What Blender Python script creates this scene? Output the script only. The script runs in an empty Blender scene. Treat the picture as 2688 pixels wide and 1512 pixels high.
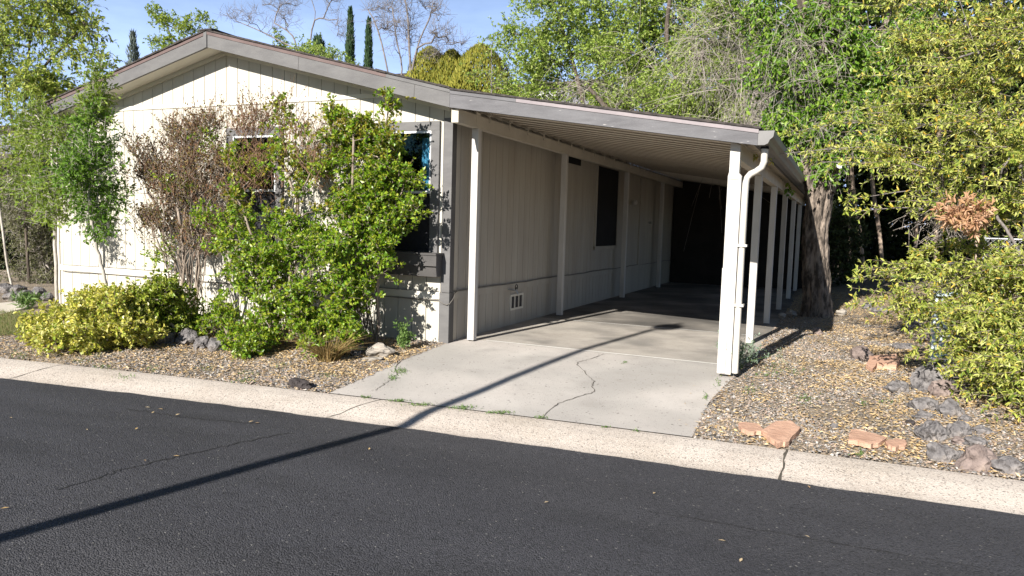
import bpy, math, random
import numpy as np
from mathutils import noise as mnoise, Vector, Matrix

rng = np.random.default_rng(7)
random.seed(7)
SC = bpy.context.scene
COL = SC.collection
V3 = lambda *a: np.array(a, float)

# ------------------------------------------------------------------ camera
CAM = V3(4.345, -7.886, 1.447)
F_PX = 1942.81
YAW, PITCH, ROLL = .4179, -.0847, .0296
FWD = V3(-math.sin(YAW)*math.cos(PITCH), math.cos(YAW)*math.cos(PITCH), math.sin(PITCH))
_r = V3(math.cos(YAW), math.sin(YAW), 0)
_u = np.cross(_r, FWD)
RT = math.cos(ROLL)*_r + math.sin(ROLL)*_u
UP = -math.sin(ROLL)*_r + math.cos(ROLL)*_u

def ray(px, py): return F_PX*FWD + (px-1344)*RT - (py-756)*UP
def at(px, py, Y):
    d = ray(px, py); return CAM + d*(Y-CAM[1])/d[1]
def ppm(P): return F_PX/float((np.asarray(P)-CAM) @ FWD)      # survey pixels per metre at a place

cd = bpy.data.cameras.new('camera'); cam = bpy.data.objects.new('camera', cd); COL.objects.link(cam)
cam.matrix_world = Matrix(((RT[0], UP[0], -FWD[0], CAM[0]), (RT[1], UP[1], -FWD[1], CAM[1]), (RT[2], UP[2], -FWD[2], CAM[2]), (0, 0, 0, 1)))
cd.sensor_width = 36; cd.lens = 36*F_PX/2688; cd.clip_start = .05; cd.clip_end = 2000
SC.camera = cam

# ------------------------------------------------------------------ light
SUN_EL, SUN_AZ = math.radians(28), math.pi+.134
w = bpy.data.worlds.new("World"); SC.world = w; w.use_nodes = True
nt = w.node_tree; N = nt.nodes; L = nt.links
sky = N.new('ShaderNodeTexSky'); sky.sky_type = 'NISHITA'; sky.sun_disc = False
sky.sun_elevation = SUN_EL; sky.sun_rotation = SUN_AZ; sky.altitude = 1600; sky.air_density = 1.0; sky.dust_density = .4; sky.ozone_density = 2.0
tc = N.new('ShaderNodeTexCoord'); mp = N.new('ShaderNodeMapping'); mp.inputs['Scale'].default_value = (1.2, 2.2, 6.5); mp.inputs['Rotation'].default_value = (0, .25, .3)
nz = N.new('ShaderNodeTexNoise'); nz.inputs['Scale'].default_value = 1.6; nz.inputs['Detail'].default_value = 7; nz.inputs['Roughness'].default_value = .62
cr = N.new('ShaderNodeValToRGB'); cr.color_ramp.elements[0].position = .38; cr.color_ramp.elements[0].color = (.50, .50, .50, 1); cr.color_ramp.elements[1].position = .74; cr.color_ramp.elements[1].color = (1, 1, 1, 1)
mx = N.new('ShaderNodeMixRGB'); mx.inputs['Color2'].default_value = (7.6, 10.2, 16.5, 1)
L.new(tc.outputs['Generated'], mp.inputs['Vector']); L.new(mp.outputs['Vector'], nz.inputs['Vector']); L.new(nz.outputs['Fac'], cr.inputs['Fac'])
sx_ = N.new('ShaderNodeSeparateXYZ'); L.new(tc.outputs['Generated'], sx_.inputs[0])      # thin high cloud, thicker towards the horizon
mr_ = N.new('ShaderNodeMapRange'); mr_.inputs['From Min'].default_value = .02; mr_.inputs['From Max'].default_value = .50; mr_.inputs['To Min'].default_value = 1.35; mr_.inputs['To Max'].default_value = .0; L.new(sx_.outputs['Z'], mr_.inputs['Value'])
ml_ = N.new('ShaderNodeMath'); ml_.operation = 'MULTIPLY'; ml_.use_clamp = True; L.new(cr.outputs['Color'], ml_.inputs[0]); L.new(mr_.outputs[0], ml_.inputs[1]); my_ = N.new('ShaderNodeMapRange'); my_.inputs['From Min'].default_value = .1; my_.inputs['From Max'].default_value = .6; L.new(sx_.outputs['Y'], my_.inputs['Value'])      # bright cloud veil kept to the north to cut light into the carport
mk_ = N.new('ShaderNodeMath'); mk_.operation = 'MULTIPLY'; L.new(ml_.outputs[0], mk_.inputs[0]); L.new(my_.outputs[0], mk_.inputs[1]); L.new(mk_.outputs[0], mx.inputs['Fac']); L.new(sky.outputs['Color'], mx.inputs['Color1']); L.new(mx.outputs['Color'], N['Background'].inputs['Color'])
N['Background'].inputs['Strength'].default_value = .05
sd = bpy.data.lights.new('sun', 'SUN'); sun = bpy.data.objects.new('sun', sd); COL.objects.link(sun)
sd.energy = 5.0; sd.angle = math.radians(.42); sd.color = (1, .945, .86)
sdir = Vector((math.sin(SUN_AZ)*math.cos(SUN_EL), math.cos(SUN_AZ)*math.cos(SUN_EL), math.sin(SUN_EL)))
sun.rotation_euler = sdir.to_track_quat('Z', 'Y').to_euler(); sun.location = (-3, -30, 20)
SC.view_settings.view_transform = 'Standard'; SC.view_settings.look = 'None'; SC.view_settings.gamma = 1; SC.view_settings.exposure = 1.06
SC.cycles.max_bounces = 8; SC.cycles.diffuse_bounces = 3; SC.cycles.transparent_max_bounces = 8; SC.cycles.use_denoising = True
SC.cycles.sample_clamp_indirect = 6

# ------------------------------------------------------------------ scene helpers
def tag(o, label=None, cat=None, group=None, kind=None):
    if label: o['label'] = label
    if cat: o['category'] = cat
    if group: o['group'] = group
    if kind: o['kind'] = kind
    return o
def empty(name, loc, label, cat, group=None):
    o = bpy.data.objects.new(name, None); COL.objects.link(o); o.location = [float(c) for c in loc]; o.empty_display_size = .1
    return tag(o, label, cat, group)
def world_loc(o):
    p = V3(0, 0, 0)
    while o is not None:
        p += np.array(o.location); o = o.parent
    return p
class MB:
    """collects geometry for ONE mesh object"""
    def __init__(s): s.v = []; s.f = []; s.n = 0; s.sm = []
    def add(s, V, F, smooth=False):
        V = np.asarray(V, float).reshape(-1, 3); F = np.asarray(F, np.int64)
        s.v.append(V); s.f.append(F + s.n); s.sm.append(smooth); s.n += len(V); return s
    def box(s, x0, x1, y0, y1, z0, z1):
        V = [(x, y, z) for x in (x0, x1) for y in (y0, y1) for z in (z0, z1)]
        return s.add(V, [(0, 1, 3, 2), (4, 6, 7, 5), (0, 4, 5, 1), (2, 3, 7, 6), (0, 2, 6, 4), (1, 5, 7, 3)])
    def prism(s, poly, ext):
        P = np.asarray(poly, float); n = len(P); E = np.asarray(ext, float)
        V = np.vstack([P, P+E]); s.add(V, [list(range(n))[::-1]]); s.f.append(np.array([list(range(n, 2*n))]) + s.n - 2*n); s.sm.append(False)
        s.f.append(np.array([(i, (i+1) % n, n+(i+1) % n, n+i) for i in range(n)]) + s.n - 2*n); s.sm.append(False); return s
    def tube(s, pts, rad, sides=6, cap=True):
        P = np.asarray(pts, float)[None]; R = np.broadcast_to(np.asarray(rad, float), (len(pts),))[None]
        return s.tubes(P, R, sides)
    def tubes(s, P, R, sides=4):
        P = np.asarray(P, float); R = np.asarray(R, float); n, m, _ = P.shape
        T = np.gradient(P, axis=1); T /= np.linalg.norm(T, axis=2, keepdims=True)+1e-9
        A = np.where(np.abs(T[:, :1, 2:3]) > .8, V3(1, 0, 0), V3(0, 0, 1)) * np.ones((n, m, 1))
        U = np.cross(T, A); U /= np.linalg.norm(U, axis=2, keepdims=True)+1e-9; W = np.cross(T, U)
        a = np.arange(sides)*2*math.pi/sides
        V = P[:, :, None] + R[:, :, None, None]*(np.cos(a)[:, None]*U[:, :, None] + np.sin(a)[:, None]*W[:, :, None])
        i = np.arange(n)[:, None, None]*m*sides; j = np.arange(m-1)[None, :, None]*sides; k = np.arange(sides)[None, None]; k2 = (k+1) % sides
        Fq = np.stack([i+j+k, i+j+k2, i+j+sides+k2, i+j+sides+k], -1).reshape(-1, 4)
        s.add(V, Fq, True)
        return s
    def leaves(s, C, D, Nn, Ln, Wd, fold=.3, six=False):
        C = np.asarray(C, float); n = len(C)
        if n == 0: return s
        D = D/(np.linalg.norm(D, axis=1, keepdims=True)+1e-9); S = np.cross(D, Nn); S /= np.linalg.norm(S, axis=1, keepdims=True)+1e-9
        Nn = np.cross(S, D); Ln = np.broadcast_to(Ln, (n,))[:, None]; Wd = np.broadcast_to(Wd, (n,))[:, None]
        h = Wd*.5; up = Nn*h*fold; i = np.arange(n)[:, None]
        if six:
            V = np.stack([C, C+D*Ln*.3+S*h*.9+up, C+D*Ln*.68+S*h*.8+up, C+D*Ln-Nn*Ln*.08, C+D*Ln*.68-S*h*.8+up, C+D*Ln*.3-S*h*.9+up], 1)
            Fq = np.concatenate([i*6+np.array([[0, 5, 4, 3]]), i*6+np.array([[0, 3, 2, 1]])])
        else:
            V = np.stack([C, C+D*Ln*.45+S*h+up, C+D*Ln, C+D*Ln*.45-S*h+up], 1)
            Fq = np.concatenate([i*4+np.array([[0, 3, 2]]), i*4+np.array([[0, 2, 1]])])
        return s.add(V, Fq)
    def build(s, name, mat, parent=None, origin=None):
        V = np.vstack(s.v) if s.v else np.zeros((0, 3))
        o0 = world_loc(parent) if parent is not None else (np.asarray(origin, float) if origin is not None else V3(0, 0, 0))
        me = bpy.data.meshes.new(name); me.vertices.add(len(V)); me.vertices.foreach_set('co', (V-o0).astype(np.float32).ravel())
        tot = [np.full(len(f), f.shape[1]) for f in s.f]; sm = np.concatenate([np.full(len(f), b) for f, b in zip(s.f, s.sm)])
        tot = np.concatenate(tot); idx = np.concatenate([f.ravel() for f in s.f])
        me.loops.add(len(idx)); me.loops.foreach_set('vertex_index', idx.astype(np.int32))
        me.polygons.add(len(tot)); st = np.concatenate([[0], np.cumsum(tot)[:-1]])
        me.polygons.foreach_set('loop_start', st.astype(np.int32)); me.polygons.foreach_set('use_smooth', sm)
        me.update(calc_edges=True); me.validate()
        if mat is not None: me.materials.append(mat)
        o = bpy.data.objects.new(name, me); COL.objects.link(o)
        if parent is not None: o.parent = parent
        elif origin is not None: o.location = [float(c) for c in origin]
        return o

# ------------------------------------------------------------------ materials
def newmat(name):
    m = bpy.data.materials.new(name); m.use_nodes = True; return m, m.node_tree.nodes, m.node_tree.links, m.node_tree.nodes['Principled BSDF']
def _ramp(n, stops):
    r = n.new('ShaderNodeValToRGB'); e = r.color_ramp.elements
    while len(e) < len(stops): e.new(.5)
    for k, (p, c) in enumerate(stops): e[k].position = p; e[k].color = (*c, 1)
    return r
def surf(name, a, b, scale=3, detail=6, rough=.8, bump=0., bscale=None, stretch=(1, 1, 1), lo=.35, hi=.65, spec=.3, specks=None, metallic=0, stains=None):
    """two-tone noise paint/stone with optional fine specks, wide stains and bump (object space = metres)"""
    m, n, l, p = newmat(name)
    tc = n.new('ShaderNodeTexCoord'); mp = n.new('ShaderNodeMapping'); mp.inputs['Scale'].default_value = stretch
    l.new(tc.outputs['Object'], mp.inputs['Vector'])
    t = n.new('ShaderNodeTexNoise'); t.inputs['Scale'].default_value = scale; t.inputs['Detail'].default_value = detail; t.inputs['Roughness'].default_value = .65
    l.new(mp.outputs['Vector'], t.inputs['Vector'])
    r = _ramp(n, [(lo, a), (hi, b)]); l.new(t.outputs['Fac'], r.inputs['Fac']); col = r.outputs['Color']
    if stains:
        for (sc, c, p0, p1, amt) in stains:
            t3 = n.new('ShaderNodeTexNoise'); t3.inputs['Scale'].default_value = sc; t3.inputs['Detail'].default_value = 5; l.new(mp.outputs['Vector'], t3.inputs['Vector'])
            r3 = _ramp(n, [(p0, (0, 0, 0)), (p1, (amt, amt, amt))]); l.new(t3.outputs['Fac'], r3.inputs['Fac'])
            x = n.new('ShaderNodeMixRGB'); l.new(r3.outputs['Color'], x.inputs['Fac']); l.new(col, x.inputs['Color1']); x.inputs['Color2'].default_value = (*c, 1); col = x.outputs['Color']
    if specks:
        for (sc, c, thr, amt) in specks:
            v = n.new('ShaderNodeTexVoronoi'); v.inputs['Scale'].default_value = sc; l.new(tc.outputs['Object'], v.inputs['Vector'])
            sx = n.new('ShaderNodeSeparateColor'); l.new(v.outputs['Color'], sx.inputs['Color'])
            g = n.new('ShaderNodeMath'); g.operation = 'GREATER_THAN'; g.inputs[1].default_value = thr; l.new(sx.outputs[0], g.inputs[0])
            g2 = n.new('ShaderNodeMath'); g2.operation = 'MULTIPLY'; g2.inputs[1].default_value = amt; l.new(g.outputs[0], g2.inputs[0])
            x = n.new('ShaderNodeMixRGB'); l.new(g2.outputs[0], x.inputs['Fac']); l.new(col, x.inputs['Color1']); x.inputs['Color2'].default_value = (*c, 1); col = x.outputs['Color']
    l.new(col, p.inputs['Base Color']); p.inputs['Roughness'].default_value = rough; p.inputs['Specular IOR Level'].default_value = spec; p.inputs['Metallic'].default_value = metallic
    if bump:
        t2 = n.new('ShaderNodeTexNoise'); t2.inputs['Scale'].default_value = bscale or scale*8; t2.inputs['Detail'].default_value = 5; l.new(mp.outputs['Vector'], t2.inputs['Vector'])
        b_ = n.new('ShaderNodeBump'); b_.inputs['Strength'].default_value = min(1, bump); b_.inputs['Distance'].default_value = .02*max(1, bump); l.new(t2.outputs['Fac'], b_.inputs['Height']); l.new(b_.outputs['Normal'], p.inputs['Normal'])
    return m
def leafmat(name, cols, trans=.3, rough=.5, spec=.35):
    """every leaf (mesh island) takes its own tone out of the list"""
    m, n, l, p = newmat(name)
    g = n.new('ShaderNodeNewGeometry'); k = len(cols)
    r = _ramp(n, [(i/(k-1) if k > 1 else 0, c) for i, c in enumerate(cols)]); l.new(g.outputs['Random Per Island'], r.inputs['Fac'])
    l.new(r.outputs['Color'], p.inputs['Base Color']); p.inputs['Roughness'].default_value = rough; p.inputs['Specular IOR Level'].default_value = spec
    if trans:
        t = n.new('ShaderNodeBsdfTranslucent'); l.new(r.outputs['Color'], t.inputs['Color']); x = n.new('ShaderNodeMixShader'); x.inputs[0].default_value = trans
        l.new(p.outputs[0], x.inputs[1]); l.new(t.outputs[0], x.inputs[2]); l.new(x.outputs[0], n['Material Output'].inputs['Surface'])
    return m
M = {}
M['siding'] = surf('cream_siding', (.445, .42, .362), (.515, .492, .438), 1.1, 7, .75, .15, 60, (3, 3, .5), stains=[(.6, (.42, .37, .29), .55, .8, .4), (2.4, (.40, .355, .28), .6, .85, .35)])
M['siding_side'] = surf('shade_darkened_side_siding', (.335, .305, .26), (.40, .37, .32), 1.1, 7, .75, .15, 60, (3, 3, .5), stains=[(.6, (.32, .275, .21), .55, .8, .4)])  # siding color darkened to stand in for shade under the carport
M['groove'] = surf('siding_groove', (.34, .30, .23), (.42, .38, .30), 3)
M['trim_cream'] = surf('cream_trim', (.58, .545, .465), (.64, .61, .54), 2)
M['gray'] = surf('gray_fascia_paint', (.105, .102, .104), (.14, .137, .137), 2.5, 8, .65, .2, 90, (1, 1, 3))
M['gray_old'] = surf('weathered_gray_paint', (.10, .098, .105), (.145, .143, .152), 4, 9, .7, .3, 90, (.6, 1, 4), stains=[(16, (.46, .44, .42), .70, .76, .7)])
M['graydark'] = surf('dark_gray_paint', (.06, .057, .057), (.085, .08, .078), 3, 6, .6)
M['pink'] = surf('faded_red_drip_edge', (.095, .066, .062), (.14, .10, .095), 3, 6, .55)
M['pinkpale'] = surf('sun_bleached_drip_edge', (.20, .175, .185), (.26, .225, .235), 4, 6, .5)
M['shingle'] = surf('roof_shingle', (.03, .027, .026), (.075, .065, .06), 14, 6, .95, .5, 60)
M['post'] = surf('white_post_paint', (.46, .437, .41), (.545, .525, .497), 2.5, 8, .6, .15, 70, (2, 2, .6), stains=[(5, (.42, .37, .31), .62, .85, .5)])
M['beam'] = surf('cream_beam_paint', (.44, .40, .335), (.52, .48, .405), 2.5, 7, .7, .1, 50)
M['ceil'] = surf('tan_carport_ceiling', (.64, .575, .48), (.71, .65, .555), 1.2, 6, .55, stains=[(2.0, (.46, .39, .30), .55, .8, .5)])
M['ribshade'] = surf('rib_shade_line_tan', (.20, .165, .125), (.28, .235, .18), 4, 5, .8)  # darker tan stands in for shade lines along the ceiling ribs
M['gutter'] = surf('gray_gutter_metal', (.115, .112, .112), (.155, .15, .148), 2, 5, .45, spec=.5)
M['pipe'] = surf('cream_downspout', (.50, .475, .43), (.58, .555, .51), 2, 5, .45, spec=.5)
M['black'] = surf('dark_void', (.008, .008, .009), (.012, .012, .013), 3, 2, .9)
M['metal'] = surf('galvanised_metal', (.42, .43, .44), (.55, .56, .57), 6, 5, .4, metallic=.7)
M['darkmetal'] = surf('dark_bracket', (.03, .028, .027), (.06, .055, .05), 6, 5, .6)
M['cable'] = surf('gray_cable', (.12, .11, .10), (.2, .19, .17), 5, 3, .6)
M['sash'] = surf('white_window_sash', (.62, .63, .64), (.70, .71, .72), 3, 3, .4, spec=.5)
M['curtain_reflection'] = surf('teal_curtain_and_reflection', (.16, .30, .36), (.38, .54, .58), 9, 3, .8, stretch=(5, 1, .4))
M['screen'] = surf('black_window_screen', (.012, .012, .016), (.02, .02, .026), 30, 2, .7)
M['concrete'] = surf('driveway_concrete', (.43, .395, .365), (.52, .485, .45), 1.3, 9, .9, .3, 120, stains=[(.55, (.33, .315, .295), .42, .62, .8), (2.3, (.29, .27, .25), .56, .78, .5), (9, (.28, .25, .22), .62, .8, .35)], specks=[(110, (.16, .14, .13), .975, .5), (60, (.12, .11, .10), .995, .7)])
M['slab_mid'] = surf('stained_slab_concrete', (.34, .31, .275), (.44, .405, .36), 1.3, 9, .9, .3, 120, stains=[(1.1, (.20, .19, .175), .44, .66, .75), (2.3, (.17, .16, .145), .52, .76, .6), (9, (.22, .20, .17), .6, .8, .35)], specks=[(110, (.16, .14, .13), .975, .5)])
M['slab_back'] = surf('shade_darkened_stained_slab', (.19, .175, .155), (.30, .275, .24), 1.3, 9, .9, .3, 120, stains=[(.7, (.075, .07, .065), .36, .6, .85), (2.3, (.09, .085, .08), .5, .74, .6)])  # stained concrete, darkened further to stand in for carport shade
M['crack'] = surf('dirt_filled_crack', (.055, .05, .04), (.11, .095, .075), 14, 4, 1)
M['seal'] = surf('dark_sealed_seam', (.018, .018, .019), (.036, .036, .039), 18, 5, .7, .6, 90)
M['joint'] = surf('pale_joint_filler', (.62, .60, .56), (.74, .73, .70), 12, 6, .9)
M['path'] = surf('pale_path_concrete', (.50, .45, .38), (.56, .51, .44), 2, 6, .9)
M['rock'] = surf('gray_volcanic_rock', (.085, .08, .082), (.24, .225, .222), 9, 10, .97, 1.4, 26, stains=[(4, (.26, .21, .17), .55, .75, .6)], specks=[(60, (.05, .045, .045), .86, .6)])
M['rockwarm'] = surf('mauve_volcanic_rock', (.14, .11, .10), (.27, .215, .195), 7, 10, .97, 1.2, 24, stains=[(4, (.30, .24, .18), .58, .76, .5)], specks=[(60, (.08, .06, .06), .88, .5)])
M['lava'] = surf('black_lava_rock', (.025, .021, .021), (.065, .056, .056), 12, 8, 1, 1.6, 26)
M['sand'] = surf('pink_sandstone', (.40, .235, .165), (.56, .36, .26), 4, 8, .9, .5, 24, (1, 1, 4))
M['driftwood'] = surf('banded_gray_stone', (.20, .18, .155), (.42, .38, .33), 5, 6, .9, .7, 14, (1, 1, 6))
M['bark'] = surf('furrowed_brown_bark', (.055, .045, .037), (.27, .22, .18), 4.5, 9, .95, 2.0, 9, (2.6, 2.6, .8), lo=.42, hi=.6)
M['barkwood'] = surf('brown_wood_bark', (.13, .10, .08), (.46, .36, .28), 5, 8, .95, 1.4, 12, (3, 3, .6), lo=.4, hi=.62)
M['barkdark'] = surf('dark_bark', (.05, .04, .032), (.13, .105, .085), 6, 8, .95, 1.2, 14, (3, 3, .5))
M['barkgray'] = surf('gray_brown_bark', (.12, .105, .10), (.24, .215, .205), 8, 7, .95, .6, 20, (2, 2, .6))
M['barkpale'] = surf('pale_sapling_bark', (.33, .30, .26), (.50, .46, .41), 9, 6, .9, .4, 30, (2, 2, .7))
M['stem'] = surf('tan_shrub_stem', (.13, .10, .08), (.34, .28, .225), 7, 6, .9, .4, 30, (2, 2, .5))
M['twig'] = surf('dry_gray_twig', (.26, .225, .20), (.46, .415, .375), 3, 4, .95)
M['twigbrown'] = surf('red_brown_twig', (.16, .09, .06), (.30, .19, .13), 4, 4, .95)
M['nbwall'] = surf('shade_dark_taupe_wall', (.075, .06, .05), (.10, .085, .07), 1.5, 6, .9)  # taupe darkened to stand in for tree shade on the neighbouring wall
M['shedshade'] = surf('shade_dark_shed_brown', (.018, .015, .013), (.03, .026, .022), 2, 6, .9)  # near-black brown stands in for the darkness deep in the carport
M['nbroof'] = surf('brown_roof', (.05, .04, .036), (.09, .075, .066), 6, 6, .95)
M['offwhite'] = surf('offwhite_wall', (.55, .55, .55), (.65, .65, .65), 2, 5, .8)
M['purplegray'] = surf('gray_post_paint', (.16, .16, .19), (.22, .22, .25), 2, 5, .8)
M['plasticblue'] = surf('pale_blue_gray_plastic', (.60, .72, .76), (.70, .80, .83), 3, 4, .5)
M['asphalt_lamp'] = M['darkmetal']
M['hill'] = surf('dry_hill', (.10, .10, .05), (.18, .16, .09), .2, 6, 1)
M['grass_dry'] = leafmat('dry_grass_blades', [(.42, .29, .11), (.55, .42, .20), (.36, .22, .08), (.30, .30, .10)], .3, .7)
M['weed'] = leafmat('weed_leaves', [(.07, .15, .03), (.12, .21, .05), (.17, .24, .07)], .25)
M['lawn'] = leafmat('lawn_blades', [(.13, .19, .04), (.20, .23, .07), (.34, .28, .14), (.10, .17, .03)], .25)
M['silver'] = leafmat('silver_weed_leaves', [(.22, .30, .22), (.32, .40, .31), (.17, .26, .17)], .2)
M['lf_crape'] = leafmat('crape_leaves', [(.07, .16, .012), (.14, .27, .015), (.22, .36, .02), (.31, .42, .03), (.36, .38, .04), (.17, .31, .02)], .38, .38, .5)
M['lf_crapetop'] = leafmat('bronzed_crape_leaves', [(.24, .32, .025), (.33, .34, .03), (.32, .22, .04), (.19, .29, .02)], .35, .42)
M['lf_brown'] = leafmat('withered_brown_leaves', [(.14, .06, .028), (.22, .11, .05), (.11, .06, .03), (.19, .17, .035), (.26, .15, .07), (.14, .17, .035)], .25, .7)
M['lf_euon'] = leafmat('variegated_leaves', [(.50, .46, .06), (.66, .60, .14), (.38, .43, .05), (.74, .68, .28), (.20, .30, .025), (.58, .56, .09)], .34, .35, .5)
M['lf_euon2'] = leafmat('yellow_green_leaves', [(.16, .25, .025), (.26, .33, .035), (.38, .40, .06), (.10, .19, .015)], .3, .4, .5)
M['lf_sap'] = leafmat('sapling_leaves', [(.07, .16, .015), (.13, .25, .025), (.21, .35, .045), (.10, .21, .02)], .38, .5)
M['lf_saptop'] = leafmat('fresh_sapling_leaves', [(.18, .27, .03), (.26, .34, .045), (.13, .23, .025)], .4, .5)
M['lf_left'] = leafmat('bright_tree_leaves', [(.13, .22, .025), (.25, .34, .04), (.42, .48, .09), (.50, .53, .14), (.11, .20, .025)], .45, .45)
M['lf_olive'] = leafmat('olive_twig_leaves', [(.09, .10, .045), (.14, .15, .06), (.19, .19, .09)], .25, .6)
M['lf_elm'] = leafmat('elm_leaves', [(.13, .22, .03), (.24, .35, .045), (.35, .46, .08), (.46, .53, .16), (.18, .28, .045)], .44, .45)
M['lf_ivy'] = leafmat('glossy_vine_leaves', [(.045, .11, .012), (.09, .19, .018), (.17, .30, .03), (.28, .40, .06), (.12, .22, .03)], .34, .4, .3)
M['lf_dark'] = leafmat('dark_wood_leaves', [(.02, .035, .012), (.035, .055, .016), (.05, .07, .02)], .2, .6)
M['lf_right'] = leafmat('narrow_yellow_green_leaves', [(.07, .125, .02), (.14, .21, .03), (.28, .35, .045), (.44, .49, .10), (.54, .56, .16), (.23, .30, .04), (.60, .59, .23), (.40, .44, .08), (.10, .17, .03), (.50, .51, .12), (.32, .37, .055), (.56, .55, .14), (.64, .42, .05)], .34, .45, .4)
M['lf_orange'] = leafmat('withered_orange_leaves', [(.46, .25, .14), (.60, .40, .26), (.38, .20, .11), (.52, .34, .18)], .25, .6)
M['lf_cyp'] = leafmat('cypress_sprays', [(.018, .045, .018), (.03, .065, .024), (.045, .085, .03)], .1, .7)
M['lf_gold'] = leafmat('golden_conifer_sprays', [(.17, .17, .02), (.26, .24, .03), (.11, .14, .02), (.33, .30, .05)], .15, .7)
M['lf_blue'] = leafmat('blue_gray_needles', [(.10, .13, .115), (.15, .18, .16), (.07, .09, .08)], .1, .7)
M['lf_oak'] = leafmat('spring_oak_leaves', [(.16, .25, .025), (.26, .35, .045), (.34, .41, .07)], .42, .5)
M['litter'] = leafmat('fallen_leaf_litter', [(.50, .36, .18), (.58, .45, .26), (.44, .29, .13), (.62, .52, .34), (.35, .23, .13), (.56, .38, .15), (.47, .38, .26)], .1, .7)
M['pebble'] = leafmat('mixed_pebbles', [(.115, .11, .106), (.18, .168, .155), (.28, .245, .21), (.38, .30, .235), (.44, .35, .27), (.31, .22, .18), (.14, .14, .143), (.54, .50, .46), (.21, .205, .20), (.40, .30, .20), (.15, .15, .15), (.29, .27, .25)], 0, .85, .2)
def glass_mat():
    m, n, l, p = newmat('window_glass')
    g = n.new('ShaderNodeBsdfGlossy'); g.inputs['Roughness'].default_value = .02; g.inputs['Color'].default_value = (.8, .9, 1, 1)
    t = n.new('ShaderNodeBsdfTransparent'); t.inputs['Color'].default_value = (.62, .78, .85, 1)
    fr = n.new('ShaderNodeFresnel'); fr.inputs[0].default_value = 1.55; x = n.new('ShaderNodeMixShader')
    l.new(fr.outputs[0], x.inputs[0]); l.new(t.outputs[0], x.inputs[1]); l.new(g.outputs[0], x.inputs[2]); l.new(x.outputs[0], n['Material Output'].inputs['Surface']); return m
M['glass'] = glass_mat()
def asphalt_mat():
    m = surf('fresh_asphalt', (.035, .035, .041), (.057, .057, .066), .9, 8, .82, 0, stretch=(.35, 1, 1), stains=[(.33, (.085, .083, .088), .46, .70, .75), (1.7, (.024, .024, .026), .55, .75, .6)],
             specks=[(150, (.095, .095, .10), .90, .5), (120, (.012, .012, .014), .80, .7), (110, (.28, .27, .25), .996, .6)], spec=.35)
    n = m.node_tree.nodes; l = m.node_tree.links; p = n['Principled BSDF']
    tc = n.new('ShaderNodeTexCoord'); a = n.new('ShaderNodeTexVoronoi'); a.inputs['Scale'].default_value = 120; b = n.new('ShaderNodeTexNoise'); b.inputs['Scale'].default_value = 70; b.inputs['Detail'].default_value = 6
    l.new(tc.outputs['Object'], a.inputs['Vector']); l.new(tc.outputs['Object'], b.inputs['Vector'])
    s = n.new('ShaderNodeMath'); s.operation = 'SUBTRACT'; l.new(b.outputs['Fac'], s.inputs[0]); l.new(a.outputs['Distance'], s.inputs[1])
    bp = n.new('ShaderNodeBump'); bp.inputs['Strength'].default_value = .9; bp.inputs['Distance'].default_value = .008; l.new(s.outputs[0], bp.inputs['Height']); l.new(bp.outputs['Normal'], p.inputs['Normal'])
    return m
M['asphalt'] = asphalt_mat()
M['curb'] = surf('aggregate_kerb_concrete', (.45, .392, .34), (.54, .48, .425), 1.6, 7, .92, .5, 110, stains=[(1.1, (.36, .30, .23), .5, .75, .5)],
                 specks=[(120, (.20, .17, .15), .88, .7), (140, (.62, .58, .52), .86, .6), (85, (.14, .125, .115), .975, .7)])
M['earth'] = surf('gravel_soil', (.17, .135, .10), (.29, .235, .175), 7, 9, .95, 1.0, 60, specks=[(46, (.42, .32, .2), .72, .6), (60, (.10, .10, .10), .75, .7), (52, (.40, .36, .32), .88, .6)])

# ------------------------------------------------------------------ ground levels
def yb(x):                                         # back edge of the kerb
    x = np.asarray(x, float); q = np.clip(x, -4.5, 6)
    return -2.43 + .095*q - .006*q*q + (x-q)*np.where(x < q, .149, .023)
CURB_T = [0, -.08, -.22, -.34, -.44, -.52, -.61]; CURB_Z = [-.147, -.148, -.160, -.182, -.203, -.213, -.212]
ROAD_T = [-14, -8.2, -7.6, -6.8, -5, -3.5, -1.9, -1.0, -.58]; ROAD_Z = [-.05, -.10, -.20, -.17, -.105, -.11, -.155, -.19, -.206]
def slab_z(t): return np.interp(t, [0, .6, 1.2, 1.8, 2.4, 2.9, 20], [-.147, -.118, -.075, -.042, -.014, 0, 0])
def sstep(a, b, x): q = np.clip((x-a)/(b-a), 0, 1); return q*q*(3-2*q)
def gz(x, y):
    x = np.asarray(x, float); y = np.asarray(y, float); t = y-yb(x)
    z = slab_z(np.maximum(t, 0)) - .006
    z = z + .035*np.clip(y-9, 0, 60)*sstep(2.5, 5, x) + .02*np.clip(y-15, 0, 60)*(1-sstep(2.5, 5, x))
    z = z + .20*sstep(4.7, 6.6, x)*sstep(-2.2, -.6, y) + .05*sstep(3.6, 4.6, x)*sstep(2, 6, y)
    z = z - .05*sstep(-3.5, -7, x)
    return z

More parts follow.
